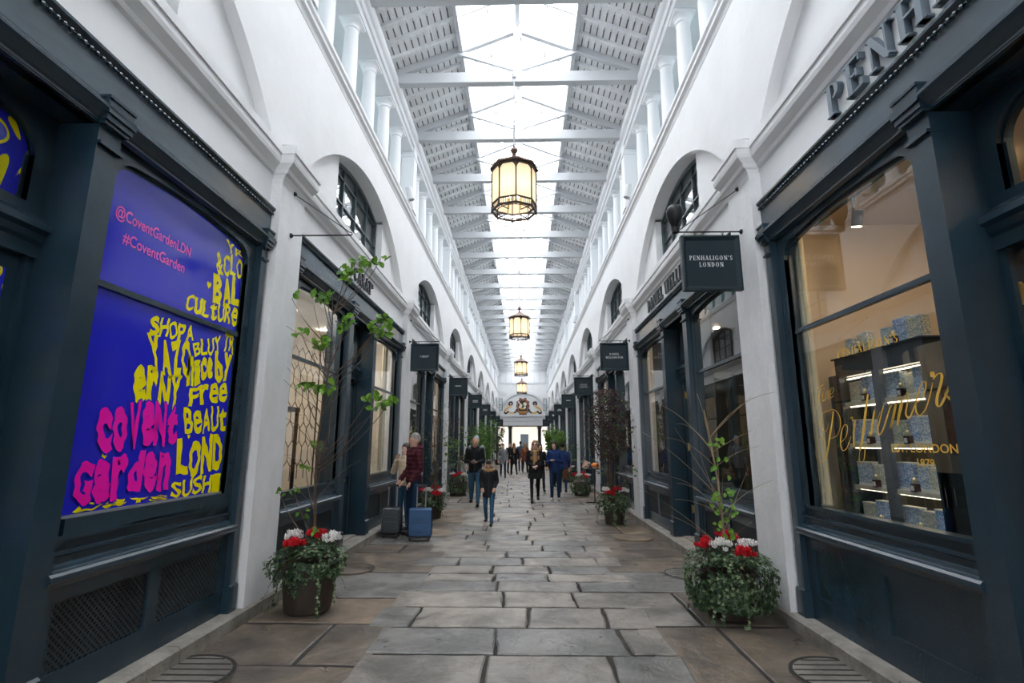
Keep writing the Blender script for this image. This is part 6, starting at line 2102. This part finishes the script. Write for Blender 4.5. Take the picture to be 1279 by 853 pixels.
def person(label, loc, rz, height, pose=None, vox=.016, jacket=None, jm=None, puffer=0, hem=.82, flare=0.0, trousers=None, slim=0.0, shoes=None, hair='short', hair_mat=None,
           head=(0, 0), skin=None, hood=False, fur=None, scarf=None, cat='person', fem=False, glasses=False, collar=True, group=None):
    S_ = height / 1.78
    ps = dict(DEF); ps.update(pose or {})
    skin = skin or SKIN
    root = thing('person', label, cat, loc, rz, group)
    root.scale = (S_, S_, S_)
    v = vox / S_
    hx = Matrix.Translation((0, 0, 1.50)) @ Matrix.Rotation(head[1], 4, 'Z') @ Matrix.Rotation(head[0], 4, 'X') @ Matrix.Translation((0, 0, -1.50))
    sw = .165 if fem else .185
    shL, shR = Vector((sw, 0, 1.425)), Vector((-sw, 0, 1.425))
    V = lambda k: Vector(ps[k])
    head_rows = [(1.505, .030, .035, 0, -.040), (1.52, .046, .060, 0, -.028), (1.55, .058, .076, 0, -.018), (1.59, .068, .088, 0, -.010), (1.63, .073, .094, 0, -.004), (1.67, .075, .096, 0, .002),
                 (1.71, .069, .088, 0, .006), (1.745, .052, .068, 0, .008), (1.768, .026, .034, 0, .008), (1.775, .008, .010, 0, .008)]
    body = [rings(head_rows, X=hx),
            caps((0, .012, 1.42), hx @ Vector((0, .0, 1.56)), .056, .052),
            caps(hx @ Vector((0, -.093, 1.655)), hx @ Vector((0, -.112, 1.622)), .009, .015, 8),
            caps(hx @ Vector((.075, .01, 1.615)), hx @ Vector((.078, .016, 1.655)), .012, .016, 8), caps(hx @ Vector((-.075, .01, 1.615)), hx @ Vector((-.078, .016, 1.655)), .012, .016, 8),
            rings([(.90, .13, .09, 0, 0), (1.0, .135, .095, 0, 0), (1.12, .12, .085, 0, 0), (1.3, .145, .095, 0, 0), (1.42, .13, .075, 0, 0), (1.46, .06, .05, 0, .01)])]
    for s in 'LR':
        sh = shL if s == 'L' else shR
        body += [caps(sh, V('el' + s), .045, .037), caps(V('el' + s), V('wr' + s), .036, .026),
                 caps(V('hip' + s), V('knee' + s), .075, .050), caps(V('knee' + s), V('ank' + s), .048, .034)]
    me = blob(body, v, 3)
    # hands join the same surface at the wrist
    hb = MB()
    for s, sd in (('L', 1), ('R', -1)):
        d = V('wr' + s) - V('el' + s)
        hand_mesh(hb, V('wr' + s) + d.normalized() * .01, d, sd, ps.get('curl', .55), ps.get('palm' + s))
    bm = bmesh.new(); bm.from_mesh(me)
    hm = bpy.data.meshes.new('h'); hm.from_pydata(hb.v, [], hb.f); bm.from_mesh(hm); bpy.data.meshes.remove(hm)
    bm.to_mesh(me); bm.free()
    me.materials.clear(); me.materials.append(skin)
    me.polygons.foreach_set('use_smooth', [True] * len(me.polygons))
    o = bpy.data.objects.new('body', me); COL.objects.link(o); o.parent = root
    # face details
    e = MB()
    for s in (-1, 1): e.ball(hx @ Vector((s * .030, -.090, 1.652)), .0085, 8, 6)
    e.build('eyes', EYE, root, smooth=True)
    e = MB(); e.ball(hx @ Vector((0, -.094, 1.582)), .016, 10, 6, s=(1.2, .35, .38)); e.build('mouth', LIP, root, smooth=True)
    if glasses:
        g = MB()
        for s in (-1, 1): g.ball(hx @ Vector((s * .034, -.096, 1.650)), .026, 10, 7, s=(1, .3, .8))
        g.tube([hx @ Vector((-.07, -.05, 1.66)), hx @ Vector((-.06, -.095, 1.66)), hx @ Vector((.06, -.095, 1.66)), hx @ Vector((.07, -.05, 1.66))], .004, 5)
        g.build('sunglasses', M['iron'], root, smooth=True)
    # trousers
    tr = [rings([(.80, .135, .105, 0, .01), (.90, .160, .118, 0, .01), (1.0, .150, .112, 0, .008), (1.05, .145, .105, 0, .005)])]
    for s in 'LR':
        a = V('ank' + s)
        tr += [caps(V('hip' + s), V('knee' + s), .090 - slim, .064 - slim), caps(V('knee' + s), a + (V('knee' + s) - a) * .05, .062 - slim, .050 - slim)]
    tm = blob(tr, v, 3); tm.materials.append(trousers); o = bpy.data.objects.new('trousers', tm); COL.objects.link(o); o.parent = root
    # jacket
    b_ = .012
    jr = [(hem, .165 + flare, .128 + flare * .8, 0, .005), (hem + .06, .168 + flare * .8, .130 + flare * .6, 0, .003), (1.0, .165 + flare * .3, .125 + flare * .2, 0, 0), (1.12, .158 if not fem else .145, .120, 0, 0), (1.28, .182 if not fem else .168, .130, 0, 0),
          (1.38, .190 if not fem else .170, .120, 0, 0), (1.43, .155, .098, 0, 0), (1.475, .085, .080, 0, .005)]
    jp = [rings(jr)]
    if collar: jp.append(rings([(1.44, .095, .090, 0, .0), (1.50, .082, .086, 0, .0), (1.525, .078, .082, 0, .004)]))
    if hood: jp += [caps((-.07, .085, 1.49), (.07, .085, 1.49), .060, .060), caps((0, .075, 1.46), (0, .10, 1.56), .085, .055)]
    for s in 'LR':
        sh = shL if s == 'L' else shR
        w_ = V('wr' + s); el = V('el' + s)
        jp += [caps(sh, el, .070, .056), caps(el, el + (w_ - el) * .93, .055, .042)]
    jme = blob(jp, v, 3)
    if puffer:
        for vt in jme.vertices:
            k = abs(math.sin(vt.co.z * PI / puffer))
            vt.co += vt.normal * (.016 * (k ** .5) - .006)
    jme.materials.append(jacket); o = bpy.data.objects.new('jacket', jme); COL.objects.link(o); o.parent = root
    if not puffer:
        z = MB(); z.box(-.006, .006, -.142, -.128, hem + .05, 1.42); z.build('zip', jm or M['iron'], root)
    if fur:
        fm = blob([caps((.13 * math.cos(a), .02 - .10 * math.sin(a), 1.47 + .02 * math.sin(a * 3)), (.13 * math.cos(a + .35), .02 - .10 * math.sin(a + .35), 1.47), .040, .040, 8) for a in [i * .35 for i in range(18)]], v, 1)
        for vt in fm.vertices: vt.co += vt.normal * (noise.noise(vt.co * 70) * .02)
        fm.materials.append(fur); o = bpy.data.objects.new('fur_trim', fm); COL.objects.link(o); o.parent = root
    if scarf:
        sm = blob([caps((.085 * math.cos(a), -.01 - .085 * math.sin(a), 1.475), (.085 * math.cos(a + .5), -.01 - .085 * math.sin(a + .5), 1.475), .038, .038, 8) for a in [i * .5 for i in range(13)]] + [caps((.03, -.13, 1.44), (.04, -.15, 1.18), .035, .04), caps((-.03, -.13, 1.44), (-.03, -.15, 1.10), .03, .04)], v, 2)
        sm.materials.append(scarf); o = bpy.data.objects.new('scarf', sm); COL.objects.link(o); o.parent = root
    # shoes
    shp = MB()
    for s in 'LR':
        a = V('ank' + s); tz = ps['toe' + s]
        vs, fs = caps(a + Vector((0, .03, -.045)), a + Vector((0, -.145, -.052 + tz)), .046, .044, 12)
        shp.add([p if p.z > a.z - .085 else Vector((p.x, p.y, max(p.z, a.z - .088))) for p in vs], fs)
        vs, fs = caps(a + Vector((0, .01, -.03)), a + Vector((0, .005, .05)), .042, .042, 12); shp.add(vs, fs)
        q = shp.build('shoe', shoes or M['iron'], root, smooth=True); shp = MB()
    # hair
    if hair:
        H = []
        if hair in ('short', 'bun', 'long', 'bob', 'beanie'):
            H.append(rings([(1.63, .066, .060, 0, .042), (1.67, .082, .090, 0, .020), (1.71, .080, .094, 0, .012), (1.75, .064, .078, 0, .010), (1.782, .034, .042, 0, .010), (1.79, .01, .01, 0, .01)], X=hx))
        if hair == 'bob' or hair == 'long':
            H.append(rings([(1.50, .070, .045, 0, .060), (1.58, .084, .058, 0, .050), (1.68, .083, .065, 0, .036)], X=hx))
            for s in (-1, 1): H.append(caps(hx @ Vector((s * .070, -.02, 1.70)), hx @ Vector((s * .080, .0, 1.53)), .024, .028, 8))
        if hair == 'long':
            for s in (-1, 1): H.append(caps(hx @ Vector((s * .080, -.01, 1.55)), (s * .095, -.10, 1.24), .036, .042, 8))
            H.append(caps(hx @ Vector((0, .06, 1.56)), (0, .15, 1.25), .07, .06, 10))
        if hair == 'bun': H.append(caps(hx @ Vector((0, .10, 1.70)), hx @ Vector((0, .12, 1.72)), .04, .04, 8))
        hm = blob(H, v * .8, 2)
        for vt in hm.vertices: vt.co += vt.normal * (noise.noise(Vector((vt.co.x * 60, vt.co.y * 60, vt.co.z * 18))) * .010)
        hm.materials.append(hair_mat); o = bpy.data.objects.new('hair' if hair != 'beanie' else 'hat', hm); COL.objects.link(o); o.parent = root
    return root

BLK = fabric('black_cloth', (.010, .011, .014)); BLK2 = fabric('black_padded_cloth', (.014, .016, .020)); JEAN = fabric('mid_blue_denim', (.035, .105, .19)); JEAN2 = fabric('dark_blue_denim', (.012, .035, .085))
LEG = fabric('black_leggings', (.008, .008, .010)); MAROON = fabric('maroon_puffer', (.070, .012, .022), .2); CREAM = fabric('cream_puffer', (.62, .52, .38), .12)
NAVY = fabric('blue_jacket', (.012, .040, .155)); GREYC = fabric('grey_cloth', (.24, .26, .28)); RUST = fabric('rust_cloth', (.26, .07, .035)); FURM = fabric('tan_fur', (.50, .32, .16), .4, 30)
HGREY = principled('grey_hair', (.30, .29, .28), .7, noise_scale=30, noise_amt=.4); HDK = principled('dark_brown_hair', (.022, .013, .010), .5, noise_scale=30, noise_amt=.4)
HBL = principled('dark_blond_hair', (.34, .19, .085), .5, noise_scale=30, noise_amt=.4); HRED = principled('auburn_hair', (.16, .035, .015), .5); SCARF = fabric('tan_scarf', (.38, .23, .11))
WHITE_SHOE = principled('pale_trainer', (.55, .52, .52), .6)
PHONE = dict(elL=(.24, -.02, 1.13), elR=(-.24, -.02, 1.13), wrL=(.075, -.27, 1.12), wrR=(-.075, -.27, 1.12), palmL=(-.6, 0, .8), palmR=(.6, 0, .8))

# the couple at the jewellery window, turned towards the shop
person('man with grey hair in a maroon quilted jacket, standing with the blue suitcase', (-1.93, 9.78, 0), -.95, 1.80, dict(elL=(.23, .02, 1.15), wrL=(.20, -.14, .93), elR=(-.24, .02, 1.15), wrR=(-.21, -.16, .95)), vox=.013,
       jacket=MAROON, puffer=.075, trousers=JEAN2, hair='short', hair_mat=HGREY, hood=True, hem=.90)
person('woman in a cream quilted jacket with dark hair, one hand raised to her mouth', (-2.20, 10.28, 0), -.55, 1.62, dict(elR=(-.23, -.12, 1.18), wrR=(-.06, -.19, 1.45), elL=(.22, .0, 1.15), wrL=(.14, -.17, 1.0)), vox=.013,
       jacket=CREAM, puffer=.085, trousers=JEAN, hair='bob', hair_mat=HDK, fem=True, hem=.90, skin=SKIN_P)
a = person('bald man in a black hooded jacket and jeans, looking down at his phone', (-1.22, 14.25, 0), .02, 1.80, dict(PHONE, **WALK_L), vox=.015, jacket=BLK, trousers=JEAN, hair=None, head=(.42, 0), hood=True, hem=.84)
b = MB(); b.box(-.036, .036, -.080, .080, -.004, .004)
ph = b.build('phone', M['iron'], loc=(-1.22, 13.885, 1.165)); ph.rotation_euler = (.5, 0, 0); tag(ph, 'dark phone held in both hands by the bald man', 'phone')
person('boy in a black parka with tan fur collar, walking with head bowed', (-.62, 10.95, 0), -.05, 1.30, dict(WALK_L, elL=(.23, .02, 1.16), wrL=(.17, -.13, 1.0), elR=(-.23, .02, 1.16), wrR=(-.17, -.13, 1.0)), vox=.011, jacket=BLK2, trousers=JEAN, hair='short', hair_mat=HDK, head=(.55, 0), hem=.74, flare=.02, fur=FURM, hood=True)
person('woman with long fair hair and sunglasses in a black parka and leggings', (.40, 15.05, 0), .02, 1.70, dict(WALK_R, elL=(.22, .0, 1.13), wrL=(.06, -.20, 1.06), elR=(-.22, 0, 1.13), wrR=(-.06, -.20, 1.04)), vox=.014, jacket=BLK2, trousers=LEG, slim=.008, hair='long', hair_mat=HBL, fem=True,
       hem=.68, flare=.045, glasses=True, scarf=SCARF, head=(-.05, 0), skin=SKIN_P, puffer=.14)
person('woman in a blue jacket and jeans with dark wavy hair, looking at her phone', (1.0, 15.6, 0), -.12, 1.70, dict(elL=(.22, -.06, 1.15), wrL=(.0, -.26, 1.20), elR=(-.23, .0, 1.13), wrR=(-.10, -.22, 1.18)), vox=.014, jacket=NAVY, trousers=JEAN2, hair='bob', hair_mat=HDK, fem=True, hem=.84, head=(.35, -.3),
       shoes=WHITE_SHOE, hood=True, skin=SKIN_P)
bg = thing('handbag', 'brown leather handbag hanging at the side of the blue jacket woman', 'handbag', (1.30, 15.6, .74))
b = MB(); b.box(-.06, .06, -.12, .12, -.13, .12); b.build('bag', fabric('tan_leather', (.13, .045, .02)), bg); b = MB(); b.tube(bezier((0, -.09, .12), (-.1, 0, .9), (0, .09, .12), 10), .008, 5); b.build('strap', bpy.data.materials['tan_leather'], bg)
person('person in a pale blue hat partly hidden behind the bald man', (-1.40, 16.6, 0), .1, 1.86, None, vox=.018, jacket=GREYC, trousers=BLK, hair='beanie', hair_mat=fabric('pale_blue_knit', (.42, .50, .62)), hem=.84)
person('child in a grey coat standing by the wide flower pot, back turned', (-2.05, 18.3, 0), 2.6, 1.18, None, vox=.014, jacket=fabric('light_grey_coat', (.34, .35, .36)), trousers=BLK, hair='bob', hair_mat=HDK, fem=True, hem=.70, hood=True)
FAR = [('woman in a light grey coat with auburn hair, walking nearest of the far group', (-.93, 26.0, 0), .1, 1.62, WALK_L, GREYC, JEAN2, 'bun', HRED, True, .70),
       ('person in black with a pale bag on the hip, in the far group', (-.72, 30.2, 0), .4, 1.68, None, BLK, BLK, 'short', HDK, False, .80),
       ('blonde woman in a long black coat striding away in the far group', (-.42, 27.6, 0), 3.3, 1.66, dict(kneeL=(.10, -.16, .52), ankL=(.11, -.36, .12), kneeR=(-.10, .06, .50), ankR=(-.11, .34, .16)), BLK, LEG, 'long', HBL, True, .62),
       ('person in a blue coat and black hat walking away down the arcade', (-.10, 31.5, 0), 3.1, 1.76, WALK_L, fabric('steel_blue_coat', (.06, .12, .19)), JEAN2, 'beanie', BLK, False, .74),
       ('fair-haired person in a rust coat beside the blue-coated walker', (.16, 29.9, 0), 3.0, 1.68, WALK_R, RUST, BLK, 'long', HBL, True, .66),
       ('person in dark clothes just behind the parka woman', (.66, 18.6, 0), .15, 1.62, WALK_L, BLK, BLK, 'bob', HDK, True, .74),
       ('person with dark hair in navy behind the blue jacket woman', (1.16, 19.6, 0), .1, 1.60, WALK_R, fabric('navy_coat', (.012, .018, .045)), BLK, 'bob', HDK, True, .80),
       ('person in a black hat close behind the blue jacket woman', (1.42, 18.2, 0), 3.2, 1.62, None, NAVY, JEAN2, 'beanie', BLK, False, .84),
       ('person in a pale green coat near the end columns, perfume shop side', (1.05, 38.5, 0), 0, 1.85, None, fabric('pale_green_coat', (.22, .34, .30)), BLK, 'short', HDK, False, .66)]
for lb, loc, rz, h, pose, jk, tr, hr, hmt, fm, hem in FAR:
    person(lb, loc, rz, h, pose, vox=.024, jacket=jk, trousers=tr, hair=hr, hair_mat=hmt, fem=fm, hem=hem, flare=.02 if hem < .72 else 0)
bg = thing('shoulder_bag', 'pale round shoulder bag in the far group', 'bag', (-.52, 29.95, .92))
b = MB(); b.ball((0, 0, 0), .17, 14, 10, s=(.9, .5, 1.15)); b.build('bag', M['box_white'], bg, smooth=True); b = MB(); b.ball((0, -.09, 0), .06, 10, 6, s=(1, .2, 1)); b.build('badge', M['iron'], bg); b = MB(); b.tube(bezier((-.1, 0, .12), (-.2, .2, .8), (.1, 0, .12), 10), .01, 5); b.build('strap', M['iron'], bg)
